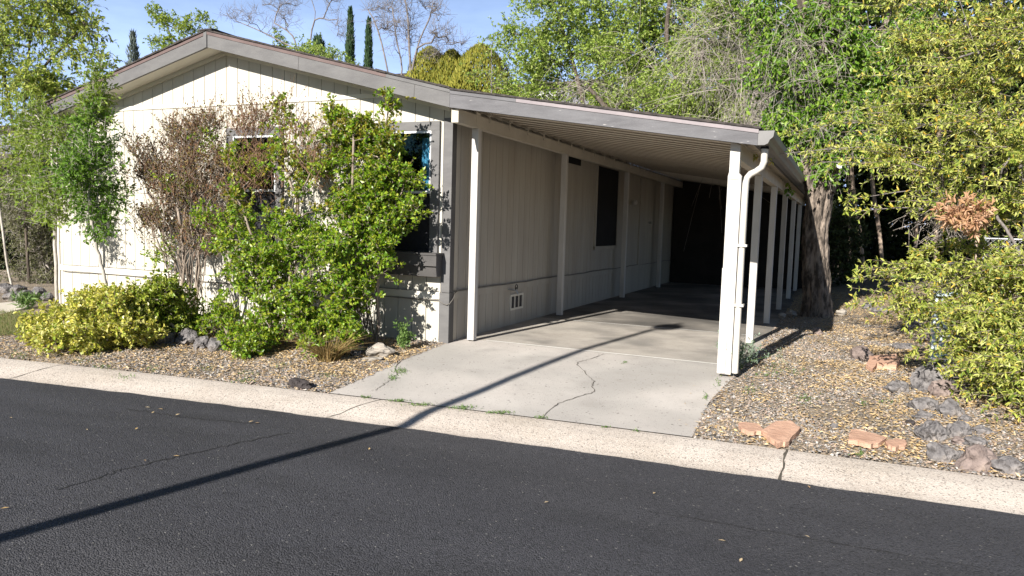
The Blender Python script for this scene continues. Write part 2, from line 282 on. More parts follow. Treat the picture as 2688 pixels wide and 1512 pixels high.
def yard_sheet():
    xs = np.unique(np.concatenate([np.arange(-9, 10, .12), np.linspace(-90, -9, 30), np.linspace(10, 90, 30)]))
    ys = np.unique(np.concatenate([np.arange(-4.4, 12, .12), np.linspace(-90, -4.4, 34), np.linspace(12, 160, 50)]))
    X, Y = np.meshgrid(xs, ys); T = Y-yb(X); Z = gz(X, Y) + .010*np.array([mnoise.noise(Vector((a*2.1, b*2.1, 3))) for a, b in zip(X.ravel(), Y.ravel())]).reshape(X.shape)
    Z = np.where(T < 0.02, np.interp(np.clip(T, -14, 0), ROAD_T+[0], ROAD_Z+[-.147])-.05, Z)
    xl = -.02; inside = (X > xl+.06) & (X < 3.28) & (T > -.02) & (Y < 14); Z = np.where(inside, Z-.06, Z)
    n, m = X.shape; i = np.arange(n-1)[:, None]*m + np.arange(m-1)[None]
    b = MB().add(np.stack([X, Y, Z], -1), np.stack([i, i+1, i+m+1, i+m], -1).reshape(-1, 4), True)
    tag(b.build('ground', M['earth']), 'gravel soil of the front yard', kind='structure')
yard_sheet()

def strip(name, ts, zs, x0, x1, step, mat, edge=None, smooth=True):
    xs = np.arange(x0, x1, step); T, X = np.meshgrid(np.asarray(ts, float), xs)
    if edge: T = T + edge(X, T)
    Y = yb(X)+T; Z = np.broadcast_to(np.asarray(zs, float)[None], X.shape).copy()
    n, m = X.shape; i = np.arange(n-1)[:, None]*m + np.arange(m-1)[None]
    b = MB().add(np.stack([X, Y, Z], -1), np.stack([i, i+m, i+m+1, i+1], -1).reshape(-1, 4), smooth)
    return tag(b.build(name, mat), kind='structure')
def rag(X, T):
    h = np.array([mnoise.fractal(Vector((x*3.1, 1.7, 0)), 1, 2, 4) for x in X[:, 0]])[:, None]*.022
    return h*(T > -.6)
strip('road', ROAD_T, [z+.006 for z in ROAD_Z], -45, 45, .05, M['asphalt'], rag)['label'] = 'fresh black asphalt road'
ct = np.linspace(-.012, -.61, 28)
strip('kerb', [0, 0, *ct], [-.3, -.156, *np.interp(-ct, -np.array(CURB_T), CURB_Z)], -45, 45, .1, M['curb'], None, False)['label'] = 'rolled pale concrete kerb along the road'

def driveway():
    ts = np.unique(np.concatenate([np.linspace(0, 1, 90)**1.5, [(.385+2.3)/16.5, (2.93+2.3)/16.5]])); s = np.linspace(0, 1, 40); Sx, W = np.meshgrid(s, ts)
    xl = np.interp(W, [0, .08, 1], [.10, .005, .005]); xr = np.interp(W, [0, .06, .16, 1], [3.37, 3.33, 3.45, 3.47])
    X = xl+(xr-xl)*Sx; y0 = yb(X)+.006; Y = y0+(14.2-y0)*W; Z = slab_z(Y-yb(X)) + .001
    n, m = X.shape; i = np.arange(n-1)[:, None]*m + np.arange(m-1)[None]
    b = MB().add(np.stack([X, Y, Z], -1), np.stack([i, i+1, i+m+1, i+m], -1).reshape(-1, 4), True)
    for c in (0, m-1):                                            # slab edges
        P = np.stack([X[:, c], Y[:, c], Z[:, c]], -1); Q = P-V3(0, 0, .1); k = np.arange(n-1)
        b.add(np.vstack([P, Q]), np.stack([k, k+1, k+n+1, k+n], -1))
    o = tag(b.build('driveway', M['concrete']), 'concrete driveway running into the carport', kind='structure')
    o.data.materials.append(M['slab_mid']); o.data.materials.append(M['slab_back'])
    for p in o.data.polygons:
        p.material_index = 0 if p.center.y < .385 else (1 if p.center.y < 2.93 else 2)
    return o
drive = driveway()
def ribbon(b, pts, wd, zf, jit=.0, sub=5):
    """thin crack or joint following points in plan"""
    P = np.asarray(pts, float); q = []
    for a, c in zip(P[:-1], P[1:]):
        for k in range(sub): q.append(a+(c-a)*k/sub)
    q.append(P[-1]); q = np.array(q); q[1:-1] += rng.normal(0, jit, (len(q)-2, 2))
    T = np.gradient(q, axis=0); T /= np.linalg.norm(T, axis=1, keepdims=True); S = np.stack([-T[:, 1], T[:, 0]], 1)
    ww = wd*(.5+rng.random(len(q))[:, None]) if jit else wd*np.ones((len(q), 1))
    A = q+S*ww/2; B = q-S*ww/2; z = lambda p: np.array([zf(x, y) for x, y in p])[:, None]
    V = np.vstack([np.hstack([A, z(A)]), np.hstack([B, z(B)])]); n = len(q); k = np.arange(n-1)
    b.add(V, np.stack([k, k+n, k+n+1, k+1], -1))
sz = lambda x, y: float(slab_z(max(0., y-float(yb(x)))))+.006
def gp(px, py, z=0.):
    d = ray(px, py); return (CAM + d*(z-CAM[2])/d[2])
def gpd(px, py, off=0.):                                          # point on the driveway/yard profile
    z = 0.
    for _ in range(12): p = gp(px, py, z); z = float(slab_z(max(0., p[1]-float(yb(p[0])))))+off
    return p
def gpg(px, py):
    z = 0.
    for _ in range(14): p = gp(px, py, z); z = float(gz(p[0], p[1]))
    return V3(p[0], p[1], z)
b = MB()
for yj, wj in ((.385, .034), (2.93, .03), (-5, 0)):
    if wj: ribbon(b, [(.34 if yj < 1 else .5, yj), (3.3, yj)], wj, sz, 0)
b.build('joint_strip', M['joint'], drive)
b = MB()
for line in ([(1424, 1100), (1463, 1063), (1500, 1048), (1550, 1033), (1561, 1028), (1554, 1015), (1559, 1002), (1541, 985), (1520, 963), (1515, 952), (1550, 943), (1585, 930)],
             [(1062, 940), (1037, 963), (1040, 985), (1022, 1000), (1005, 1013), (985, 1026)]):
    ribbon(b, [gpd(*q)[:2] for q in line], .0065, sz, .008, 5)
b.build('crack', M['crack'], drive)
rz_ = lambda x, y: float(np.interp(y-float(yb(x)), ROAD_T, ROAD_Z))+.0085
b = MB()
for line, wd in (([(150, 1306), (260, 1268), (340, 1240), (430, 1215), (540, 1187), (650, 1158), (760, 1132)], .012), ([(330, 1068), (400, 1078), (480, 1090), (570, 1098), (680, 1106)], .016), ([(1700, 1345), (1950, 1385), (2250, 1440), (2600, 1500)], .007)):
    ribbon(b, [gp(px, py, -.165)[:2] for px, py in line], wd, rz_, .014, 9)
b.build('road_seam', M['seal'], bpy.data.objects['road'])
cz = lambda x, y: float(np.interp(y-float(yb(x)), CURB_T[::-1], CURB_Z[::-1]))+.004
kb = MB()
for (xa, xb_, wd) in ((-3.02, -3.1, .010), (.66, .46, .010), (4.06, 4.05, .016), (-6.1, -6.2, .01)):
    ribbon(kb, [(xa, yb(xa)-.005), ((xa+xb_)/2, yb(xa)-.3), (xb_, yb(xb_)-.595)], wd, cz, .005)
kb.build('kerb_crack', M['crack'], bpy.data.objects['kerb'])

# ------------------------------------------------------------------ the mobile home
XR, HW, YB = -3.565, 7.19, 15.0                                    # ridge x, width, back wall
ZR, SL = 3.693, .2493                                             # underside of the fascia at the ridge, slope 3:12
zf = lambda x: ZR - SL*abs(x-XR)
YF = -.342                                                        # face of the fascia
GS = .2032
home = empty('mobile_home', (XR, 0, 0), 'long cream mobile home with gray gable trim beside the carport', 'house')
b = MB()
poly = [(-HW, .022, -.12), (0-.012, .022, -.12), (-.012, .022, zf(0)+.05), (XR, .022, ZR+.05), (-HW, .022, zf(-HW)+.05)]
b.prism(poly, (0, YB, 0)); b.build('wall', M['groove'], home)
b = MB()                                                          # grooved boards of the front
xs = [-HW+.0]+[x for x in (XR+k*GS for k in range(-17, 18)) if -HW+.05 < x < -.03]+[0]
def board(b, xa, xb_, z0, ztop):
    g = .0045; xa2, xb2 = xa+g, xb_-g
    za, zb_ = ztop(xa2), ztop(xb2)
    if min(za, zb_) <= z0: return
    b.prism([(xa2, 0, z0), (xb2, 0, z0), (xb2, 0, zb_), (xa2, 0, za)], (0, .024, 0))
for xa, xb_ in zip(xs[:-1], xs[1:]):
    board(b, xa, xb_, -.06, lambda x: .53); board(b, xa, xb_, .60, lambda x: min(2.985, zf(x)+.02)); board(b, xa, xb_, 3.03, lambda x: zf(x)+.02)
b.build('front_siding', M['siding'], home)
b = MB()                                                          # grooved boards of the carport side
k = 0; y = .03
while y < YB:
    y2 = y+GS
    for z0, z1 in ((-.03, .53), (.60, 2.86)): b.box(-.024, 0, y+.004, y2-.004, z0, z1)
    y = y2
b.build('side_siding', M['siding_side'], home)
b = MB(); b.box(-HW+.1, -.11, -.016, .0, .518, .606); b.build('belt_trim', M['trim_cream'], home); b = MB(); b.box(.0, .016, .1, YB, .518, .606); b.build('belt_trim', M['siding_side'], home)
b = MB(); xe = (ZR-2.985)/SL; b.prism([(XR-xe+.06, -.014, 2.979), (XR+xe-.06, -.014, 2.979), (XR+xe-.28, -.014, 3.035), (XR-xe+.28, -.014, 3.035)], (0, .013, 0)); b.build('gable_trim', M['trim_cream'], home)
b = MB(); b.box(XR-.006, XR+.006, -.006, .002, .61, 2.975); b.box(XR-.006, XR+.006, -.006, .002, 3.04, zf(XR)-.02); b.build('seam_strip', M['groove'], home)
b = MB(); b.box(-.115, .022, -.024, -.001, -.03, .60); b.box(-.10, .018, -.018, -.001, .606, 2.70); b.build('corner_trim', M['gray'], home)
b = MB(); b.box(.0005, .022, -.0005, .10, -.02, .60); b.box(.0005, .018, -.0005, .092, .606, 2.72); b.build('side_corner_trim', M['graydark'], home)  # darker gray than the front board, painting in this side's shade
b = MB(); b.box(-HW-.015, -HW+.1, -.02, -.001, -.1, zf(-HW)); b.build('corner_trim', M['trim_cream'], home)
# roof, soffit, fascia
b = MB()
for x0, x1 in ((-7.118, XR), (XR, .149)):
    b.prism([(x0, YF+.03, zf(x0)+.02), (x1, YF+.03, zf(x1)+.02), (x1, YF+.03, zf(x1)+.035), (x0, YF+.03, zf(x0)+.035)], (0, -YF-.03-.002, 0))
b.build('soffit', M['trim_cream'], home)
b = MB()
for x0, x1 in ((-7.05, XR), (XR, -.02)):
    b.prism([(x0, -.028, zf(x0)-.035), (x1, -.028, zf(x1)-.035), (x1, -.028, zf(x1)+.018), (x0, -.028, zf(x0)+.018)], (0, .026, 0))
b.build('rake_trim', M['trim_cream'], home)
FH = .165
b = MB()
b.prism([(-7.118, YF, zf(-7.118)), (XR-.05, YF, zf(XR-.05)), (XR-.05, YF, zf(XR-.05)+FH), (-7.118, YF, zf(-7.118)+FH)], (0, .035, 0))
b.prism([(XR+.012, YF, zf(XR+.012)), (.147, YF, zf(.147)), (.147, YF, zf(.147)+FH), (XR+.012, YF, zf(XR+.012)+FH)], (0, .035, 0))
b.prism([(XR-.05, YF-.01, zf(XR-.05)), (XR+.004, YF-.01, ZR), (XR+.004, YF-.01, ZR+FH+.04), (XR-.05, YF-.01, zf(XR-.05)+FH+.04)], (0, .045, 0))
b.build('fascia', M['gray'], home)
def drip(b, x0, x1, zfun, y=YF-.008, h0=FH, h1=FH+.045):
    b.prism([(x0, y, zfun(x0)+h0), (x1, y, zfun(x1)+h0), (x1, y, zfun(x1)+h1), (x0, y, zfun(x0)+h1)], (0, .05, 0))
b = MB(); drip(b, -7.125, XR-.052, zf); drip(b, XR+.006, -.72, zf); b.build('drip_edge', M['pink'], home)
b = MB(); drip(b, -.719, .149, zf); b.build('drip_edge', M['gray'], home)
def shingles(b, x0, x1, zfun, h=FH+.046):
    n = max(2, int(abs(x1-x0)/.14)); q = np.linspace(x0, x1, n+1)
    for a, c in zip(q[:-1], q[1:]):
        j = abs(mnoise.noise(Vector((a*5, .3, 2))))*.012
        b.prism([(a, YF-.022-j, zfun(a)+h), (c, YF-.022-j, zfun(c)+h), (c, YF-.022-j, zfun(c)+h+.016+j), (a, YF-.022-j, zfun(a)+h+.020+j)], (0, YB-YF+.3, 0))
b = MB(); shingles(b, -7.14, XR, zf); shingles(b, XR, .149, zf); b.box(XR-.12, XR+.12, YF-.03, YB, ZR+FH+.05, ZR+FH+.068); b.build('roof', M['shingle'], home)
b = MB()
for yy in (-2.1,): pass
for x in (-5.95, -2.03, -.33): b = MB(); b.prism([(x-.004, YF-.0016, zf(x)+.004), (x+.004, YF-.0016, zf(x)+.004), (x+.012, YF-.0016, zf(x)+FH-.004), (x+.004, YF-.0016, zf(x)+FH-.004)], (0, .0012, 0)); b.build('fascia_joint', M['graydark'], home)
b = MB(); b.prism([(-7.12, YF+.005, 2.83), (-7.16, YF+.005, 2.84), (-7.23, YF+.005, 2.90), (-7.24, YF+.005, 2.965), (-7.12, YF+.005, 2.965)], (0, YB, 0)); b.build('gutter', M['graydark'], home)
# windows of the front wall
def front_window(x0, x1, drapes):
    f = MB(); zt, zb_ = 2.665, 1.075
    f.box(x0, x1, -.040, .0, zt-.108, zt); f.box(x0, x0+.115, -.038, .0, zb_, zt-.108); f.box(x1-.115, x1, -.038, .0, zb_, zt-.108)
    win = f.build('window', M['gray'], home)
    a, c = x0+.115, x1-.115; s = MB()
    s.box(a, c, -.034, -.002, zt-.138, zt-.110); s.box(a, c, -.034, -.002, 1.80, 1.832)
    for q in (a, c-.022): s.box(q, q+.022, -.034, -.002, 1.832, zt-.138)
    s.build('sash', M['sash'], win)
    MB().box(a, c, -.0035, -.001, 1.09, zt-.11).build('backing', M['black'], win)
    MB().box(a+.022, c-.022, -.030, -.026, 1.832, zt-.138).build('pane', M['glass'], win)
    cu = MB()
    for xa, xb_ in [(a+.025+(c-a-.05)*u, a+.025+(c-a-.05)*v) for u, v in drapes]:
        q = np.linspace(xa, xb_, 13); zz = -.012+.005*np.sin(np.arange(13)*1.7)
        V = np.vstack([np.stack([q, zz, np.full(13, 1.84)], 1), np.stack([q, zz, np.full(13, 2.47)], 1)]); k = np.arange(12); cu.add(V, np.stack([k, k+1, k+14, k+13], -1))
    cu.build('curtain_reflection', M['curtain_reflection'], win)
    MB().box(a, c, -.022, -.004, 1.09, 1.799).build('insect_screen', M['screen'], win)
    return win
front_window(-3.534, -2.55, ((0, .42), (.52, .60), (.72, 1))); front_window(-1.13, -.15, ((0, .10), (.34, .40), (.84, .99)))  # wide left drapes also stand in for the pale reflection in that glass
b = MB()
b.prism([(-1.16, -.001, .80), (-1.16, -.16, .80), (-1.16, -.205, 1.06), (-1.16, -.001, 1.06)], (1.08, 0, 0)); b.box(-1.18, -.06, -.225, -.001, 1.06, 1.085); b.box(-1.18, -.06, -.213, -.205, .93, 1.06)
b.build('window_box', M['graydark'], home)
# carport side: dark window, vents, tap, wall lamp, door, cables
b = MB(); b.box(.0, .02, 5.72, 7.12, 1.09, 2.62); wn = b.build('window', M['black'], home)
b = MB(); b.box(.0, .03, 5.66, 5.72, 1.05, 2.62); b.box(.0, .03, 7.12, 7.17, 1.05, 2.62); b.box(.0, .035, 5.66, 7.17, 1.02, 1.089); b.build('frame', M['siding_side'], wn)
b = MB(); b.box(.001, .012, 4.1, 4.73, 2.53, 2.64); b.build('vent', M['black'], home)
b = MB(); b.box(.0, .022, 1.82, 2.28, .215, .245); b.box(.0, .022, 1.82, 2.28, .415, .445)
for q in (1.82, 1.955, 2.10, 2.25): b.box(.0, .022, q, q+.03, .245, .415)
fv = b.build('foundation_vent', M['trim_cream'], home)
b = MB(); b.box(.001, .008, 1.85, 2.25, .245, .415)
for q in np.arange(1.86, 2.25, .03): b.box(.008, .014, q, q+.008, .245, .415)
b.build('vent_grille', M['graydark'], fv)
b = MB(); b.tube([(.016, 1.83, .52), (.10, 1.83, .52), (.13, 1.83, .46)], [.016, .018, .014], 8); b.build('water_tap', M['metal'], home); b = MB(); b.tube([(.016, 1.72, .53), (.06, 1.72, .53)], .012, 6); b.build('pipe_stub', M['metal'], home)
b = MB(); a = np.linspace(0, 6.283, 13); b.tube([(.10, 1.83+.04*math.cos(q), .56+.04*math.sin(q)) for q in a], .007, 5); b.tube([(.09, 1.83, .52), (.10, 1.83, .56)], .008, 5); b.build('tap_handle', M['darkmetal'], home)
b = MB(); th = np.linspace(0, math.pi, 7); b.tube([(.0, 8.1, 2.02), (.05, 8.1, 2.02)], .05, 10); wl = b.build('wall_lamp', M['beam'], home)
b = MB(); b.tube([(.05+.07*(1-math.cos(q)), 8.1, 2.02) for q in th], [max(.004, .065*math.sin(q)) for q in th], 10); b.build('lamp_globe', M['post'], wl)
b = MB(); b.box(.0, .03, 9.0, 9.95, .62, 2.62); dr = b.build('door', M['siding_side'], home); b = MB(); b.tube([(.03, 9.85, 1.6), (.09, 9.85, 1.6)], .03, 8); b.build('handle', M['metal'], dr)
b = MB()
yy = np.linspace(.12, 13, 60); b.tube(np.stack([np.full(60, .022), yy, .615+.008*np.sin(yy*2.3)+.004*np.sin(yy*7)], 1), .008, 5)
xx = np.linspace(-7.0, -.12, 50); b.tube(np.stack([xx, np.full(50, -.022), .508+.006*np.sin(xx*3)], 1), .006, 5); b.tube(np.stack([xx, np.full(50, -.02), .612+.004*np.sin(xx*2)], 1), .005, 5)
b.tube([(-.12, -.03, .505), (-.05, -.04, .47), (0, -.04, .46), (.03, -.03, .47), (.035, .05, .52), (.03, .12, .60), (.022, .2, .615)], .006, 5)
b.build('cable', M['cable'], home)
b = MB(); th = np.linspace(0, math.pi/2, 5)
b.tube([(-1.5, -.05, -.03), (-.6, -.06, -.035), (-.12, -.08, -.03)], .016, 6); b.build('ground_pipe', M['cable'], home)

# ------------------------------------------------------------------ the carport
cp = empty('carport', (1.8, 0, 0), 'open lean-to carport on white posts with a gray front fascia', 'carport')
CS = (2.766-2.283)/(3.534-.15); zc = lambda x: 2.766-CS*(x-.15)
CF = 12.2
b = MB(); b.prism([(.151, YF-.002, zc(.151)), (3.534, YF-.002, zc(3.534)), (3.534, YF-.002, zc(3.534)+.128), (.151, YF-.002, zc(.151)+FH-.012)], (0, .036, 0)); b.build('fascia', M['gray_old'], cp)
zc2 = lambda x: zc(x)+FH-.012-(x-.151)*.011
b = MB(); drip(b, .151, .98, zc2, YF-.010, 0, .042); b.build('drip_edge', M['gray_old'], cp)
b = MB(); drip(b, .981, 3.54, zc2, YF-.010, 0, .042); b.build('drip_edge', M['pinkpale'], cp)
b = MB(); shingles(b, .151, 3.56, zc2, .043); b.build('roof', M['shingle'], cp)
b = MB(); b.prism([(3.5, YF+.036, zc(3.5)+.0), (3.534, YF+.036, zc(3.534)), (3.534, YF+.036, zc(3.534)+.12), (3.5, YF+.036, zc(3.5)+.12)], (0, 14, 0)); b.build('side_fascia', M['graydark'], cp)
# ribbed metal ceiling, ribs running with the slope
prof = []; y = YF+.05; per = .31
while y < 13.6:
    prof += [(y, .070), (y+.25, .070), (y+.256, .060), (y+.300, .060)]; y += per
prof = np.array(prof); X0, X1 = .03, 3.5; n = len(prof)
V = np.vstack([np.stack([np.full(n, X0), prof[:, 0], zc(X0)+prof[:, 1]], 1), np.stack([np.full(n, X1), prof[:, 0], zc(X1)+prof[:, 1]], 1)]); k = np.arange(n-1)
b = MB().add(V, np.stack([k, k+1, k+n+1, k+n], -1)); b.build('ceiling', M['ceil'], cp)
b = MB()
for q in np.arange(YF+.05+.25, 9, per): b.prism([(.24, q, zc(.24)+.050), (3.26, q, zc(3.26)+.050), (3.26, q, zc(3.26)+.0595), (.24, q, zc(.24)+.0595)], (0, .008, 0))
b.build('rib_shade_strip', M['ribshade'], cp)  # thin dark strips draw the shade beside each rib
b = MB(); b.box(.152, .242, -.30, .20, 2.602, 2.752); b.box(.150, .240, .203, 13.4, 2.602, 2.75); bl = b.build('beam', M['beam'], cp)
b = MB(); b.box(3.262, 3.352, -.18, 13.4, 2.17, 2.33); b.build('beam', M['beam'], cp)
b = MB()
b.box(.240, .252, .5, .525, 2.70, 2.797); b.box(.252, .28, .5, .525, 2.785, 2.797); b0 = b.build('bracket', M['beam'], cp)
for q in range(1, 14): c = b0.copy(); COL.objects.link(c); c.parent = cp; c.location = (0, q*.61, 0)
b = MB(); b.box(.2405, .246, .15, .26, 2.60, 2.78); b.build('beam_strap', M['beam'], cp)
def post(x0, x1, y, zt, z0=.012):
    b = MB(); s = .005
    prof = [(x0+s, y), (x1-s, y), (x1, y+s), (x1, y+.089-s), (x1-s, y+.089), (x0+s, y+.089), (x0, y+.089-s), (x0, y+s)]
    b.prism([(a, c, z0) for a, c in prof], (0, 0, zt-z0)); o = b.build('post', M['post'], cp)
    f = MB(); f.box(x0+.004, x1-.004, y+.03, y+.06, .0, z0); f.build('post_foot', M['darkmetal'], o)
    return o
p0 = post(.150, .240, .225, 2.600)
def copy_part(o, dx, dy):
    c = o.copy(); COL.objects.link(c); c.parent = o.parent; c.location = (o.location[0]+dx, o.location[1]+dy, o.location[2])
    for ch in o.children:
        d = ch.copy(); COL.objects.link(d); d.parent = c
for y in (3.358, 7.1, 10.4): copy_part(p0, 0, y-.225)
p1 = post(3.265, 3.355, 2.09, 2.168)
for y in (4.42, 6.83, 9.45, 11.95): copy_part(p1, 0, y-2.09)
b = MB(); b.prism([(3.255, -.20, .0), (3.385, -.20, .0), (3.385, -.20, 2.0), (3.36, -.20, 2.03), (3.36, -.20, 2.30), (3.265, -.20, 2.34), (3.265, -.20, 2.03), (3.255, -.20, 2.0)], (0, .10, 0))
b.box(3.250, 3.33, -.213, -.2005, .01, 1.08); b.box(3.262, 3.363, -.208, -.2005, 1.97, 2.03); b.build('post', M['post'], cp)
b = MB(); G = [(3.536, 2.285), (3.60, 2.285), (3.63, 2.30), (3.645, 2.335), (3.675, 2.36), (3.685, 2.42), (3.672, 2.42), (3.66, 2.37), (3.63, 2.345), (3.615, 2.31), (3.60, 2.297), (3.548, 2.297), (3.548, 2.42), (3.536, 2.42)]
b.prism([(x, YF+.004, z) for x, z in G], (0, 14.0, 0)); b.prism([(x, YF, z) for x, z in (G[:6]+G[-1:])], (0, .004, 0)); b.build('gutter', M['gutter'], cp)
b = MB(); pts = [(3.59, -.19, 2.28), (3.59, -.19, 2.14), (3.572, -.19, 2.085), (3.52, -.19, 2.045), (3.47, -.19, 2.02), (3.44, -.185, 1.985), (3.428, -.18, 1.93), (3.425, -.18, 1.8), (3.424, -.18, 1.32), (3.424, -.18, 1.31), (3.424, -.18, .72), (3.424, -.18, .02)]
rr = [.034, .034, .033, .031, .033, .031, .033, .034, .036, .033, .034, .034]; b.tube(pts, rr, 8); dsn = b.build('downspout', M['pipe'], cp)
for z in (1.30, .70): b = MB(); b.box(3.38, 3.475, -.225, -.135, z, z+.024); b.build('strap', M['pipe'], dsn)
b = MB(); b.box(3.553, 3.627, -.225, -.155, 2.262, 2.284); b.build('outlet', M['black'], dsn)
# shed added at the far end to darken the carport inside
shed = empty('added_dark_shed', (1.7, 13.2, 0), 'dark shed added to close and darken the far end of the carport', 'shed')
b = MB(); b.prism([(.03, 12.6, -.02), (3.46, 12.6, -.02), (3.46, 12.6, 2.15), (3.25, 12.6, 2.165), (3.25, 12.6, zc(3.25)+.039), (.26, 12.6, zc(.26)+.039), (.26, 12.6, 2.59), (.03, 12.6, 2.59)], (0, 1.8, 0)); b.build('wall', M['shedshade'], shed)
b = MB(); b.box(1.2, 2.1, 12.57, 12.599, .02, 2.0); sdr = b.build('door', M['shedshade'], shed); MB().tube([(2.0, 12.55, 1.0), (2.0, 12.50, 1.0)], .03, 8).build('handle', M['metal'], sdr)

# ================================================================== plants: helpers
def runit(n):
    v = rng.normal(size=(n, 3)); return v/(np.linalg.norm(v, axis=1, keepdims=True)+1e-9)
HF = V3(-math.sin(YAW), math.cos(YAW), 0); HR = V3(math.cos(YAW), math.sin(YAW), 0)
def cloud(blobs, clump=5.):
    """attractor points filling ellipsoids: (survey px, survey py, plane Y, half width px, half height px, half depth m, count)"""
    out = []
    for (px, py, Y, rx, ry, dy, n) in blobs:
        c = at(px, py, Y); s = ppm(c); k = max(2, int(n/clump)); q = runit(k)*(rng.random((k, 1))**.40); m = (rx/s*ry/s*dy)**(1/3)
        C = c + HR*q[:, :1]*rx/s + V3(0, 0, 1)*q[:, 1:2]*ry/s + HF*q[:, 2:]*dy
        out.append(C[rng.integers(k, size=n)] + rng.normal(0, 1, (n, 3))*np.array([1, 1, .75])*min(.5, m*.17))
    return np.vstack(out)
def grow(stems, pts, seg=.3, rtip=.006, rmax=.2, expo=2.3, rise=.5, bend=.12):
    """branches that reach every point from the given stems; returns nodes, parents, radii, end nodes"""
    pos = []; par = []
    for st in stems:
        for i, p in enumerate(st): pos.append(np.asarray(p, float)); par.append(len(pos)-2 if i else -1)
    nst = len(pos); P = np.zeros((nst+len(pts)*40, 3)); P[:nst] = pos; n = nst
    d0 = np.min(np.linalg.norm(pts[:, None]-P[None, :nst], axis=2), axis=1); ends = []
    for a in pts[np.argsort(d0)]:
        D = P[:n]-a; d = np.linalg.norm(D, axis=1) + rise*np.maximum(0, D[:, 2]); j = int(np.argmin(d)); s = P[j].copy(); g = par[j]
        v = a-s; ln = np.linalg.norm(v); k = int(min(12, max(1, math.ceil(ln/seg)))); t0 = (s-P[g])/(np.linalg.norm(s-P[g])+1e-6) if g >= 0 else V3(0, 0, 1)
        ctrl = s + v*.45 + t0*ln*.18 + rng.normal(0, bend*ln*.5, 3) + V3(0, 0, .08*ln); prev = j
        for i in range(1, k+1):
            t = i/k; q = (1-t)**2*s + 2*t*(1-t)*ctrl + t*t*a; P[n] = q; par.append(prev); prev = n; n += 1
        ends.append(prev)
    P = P[:n]; par = np.array(par); acc = np.zeros(n); acc[ends] += rtip**expo
    kids = [[] for _ in range(n)]
    for i in range(n-1, -1, -1):
        if acc[i] == 0: acc[i] = rtip**expo
        if par[i] >= 0: acc[par[i]] += acc[i]; kids[par[i]].append(i)
    R = np.minimum(acc**(1/expo), rmax)
    return P, par, R, np.array(ends), kids
def limbs(b, P, par, R, kids, sides=5, rmin=0, skip=0):
    roots = [i for i in range(len(P)) if par[i] < 0]; todo = [(r, None) for r in roots]
    while todo:
        s, frm = todo.pop(); path = [frm] if frm is not None else []; rad = [R[s]*1.0] if frm is not None else []; i = s
        while True:
            path.append(i); rad.append(R[i]); ks = kids[i]
            if not ks: break
            m = max(ks, key=lambda q: R[q]); todo += [(q, i) for q in ks if q != m]; i = m
        if len(path) > 1 and rad[0] >= rmin: b.tube(P[path], rad, sides if rad[0] > .012 else 3)
def twigs(pts, per, ln, up=.3, out=None, spread=.08, m=4, droop=0.):
    """short twig paths growing from points"""
    C = np.repeat(pts, per, axis=0); n = len(C); d = runit(n)
    if out is not None: o = C-out; d = d+ .6*o/(np.linalg.norm(o, axis=1, keepdims=True)+1e-6)
    d[:, 2] += up; d /= np.linalg.norm(d, axis=1, keepdims=True); Ln = ln*(.5+.8*rng.random((n, 1)))
    C = C + rng.normal(0, spread, (n, 3)); t = np.linspace(0, 1, m)[None, :, None]; k = runit(n)[:, None]*.18
    return C[:, None] + (d[:, None]*t + k*t*t + V3(0, 0, -droop)*t*t)*Ln[:, None]
def leaf_on(b, T, per, ln, wd, six=False, fold=.3, upn=.6, along=.5, whorl=False, droop=0., tmin=.15, jit=0.):
    n, m, _ = T.shape; u = tmin+(1-tmin)*rng.random((n, per))
    if whorl: u = tmin+(1-tmin)*np.repeat(np.linspace(0, 1, max(1, per//5))[None], n, 0).repeat(5, 1)[:, :per]; 
    per = u.shape[1]
    f = u*(m-1); i = np.minimum(f.astype(int), m-2); fr = (f-i)[..., None]; idx = np.arange(n)[:, None]
    C = (T[idx, i]*(1-fr)+T[idx, i+1]*fr).reshape(-1, 3); A = (T[idx, i+1]-T[idx, i]).reshape(-1, 3); A /= np.linalg.norm(A, axis=1, keepdims=True)+1e-9
    k = len(C); D = runit(k); D -= A*np.sum(A*D, 1, keepdims=True)*.7; D = D + A*along; D[:, 2] -= droop
    Nn = runit(k)*.7 + A*.2; Nn[:, 2] += upn
    Ls = ln*(.6+.7*rng.random(k)); b.leaves(C + (rng.normal(0, jit, (k, 3)) if jit else 0), D, Nn, Ls, Ls*wd/ln, fold, six)
def stemline(pts, n=8, wob=.02):
    P = np.asarray(pts, float); t = np.linspace(0, len(P)-1, n); i = np.minimum(t.astype(int), len(P)-2); f = (t-i)[:, None]
    q = P[i]*(1-f)+P[i+1]*f; q[1:] += rng.normal(0, wob, (n-1, 3)); return q
def plant(name, label, cat, base, stems, pts, wood, leaf, woodname='trunk', leafname='crown', group=None, seg=.3, rtip=.005, rmax=.2, per=5, tl=.3, lper=8, ll=.05, lw=.025, six=False, up=.3, out=None,
          twig=True, twr=.0025, along=.5, droop=0., fold=.3, rise=.5, expo=2.3, spread=.08, leafpts=None, upn=.6, tmin=.15, tdroop=0., sides=6, bend=.12, whorl=False):
    o = empty(name, base, label, cat, group)
    P, par, R, ends, kids = grow(stems, pts, seg, rtip, rmax, expo, rise, bend)
    wb = MB(); limbs(wb, P, par, R, kids, sides)
    src = P[ends] if leafpts is None else P[leafpts(P, R)]
    T = twigs(src, per, tl, up, out, spread, droop=tdroop)
    if twig: wb.tubes(T, np.broadcast_to(np.linspace(twr, twr*.4, T.shape[1]), T.shape[:2]), 3)
    wb.build(woodname, wood, o)
    if lper:
        lb = MB(); leaf_on(lb, T, lper, ll, lw, six, fold, upn, along, whorl, droop, tmin); lb.build(leafname, leaf, o)
    return o, T, P, R, ends
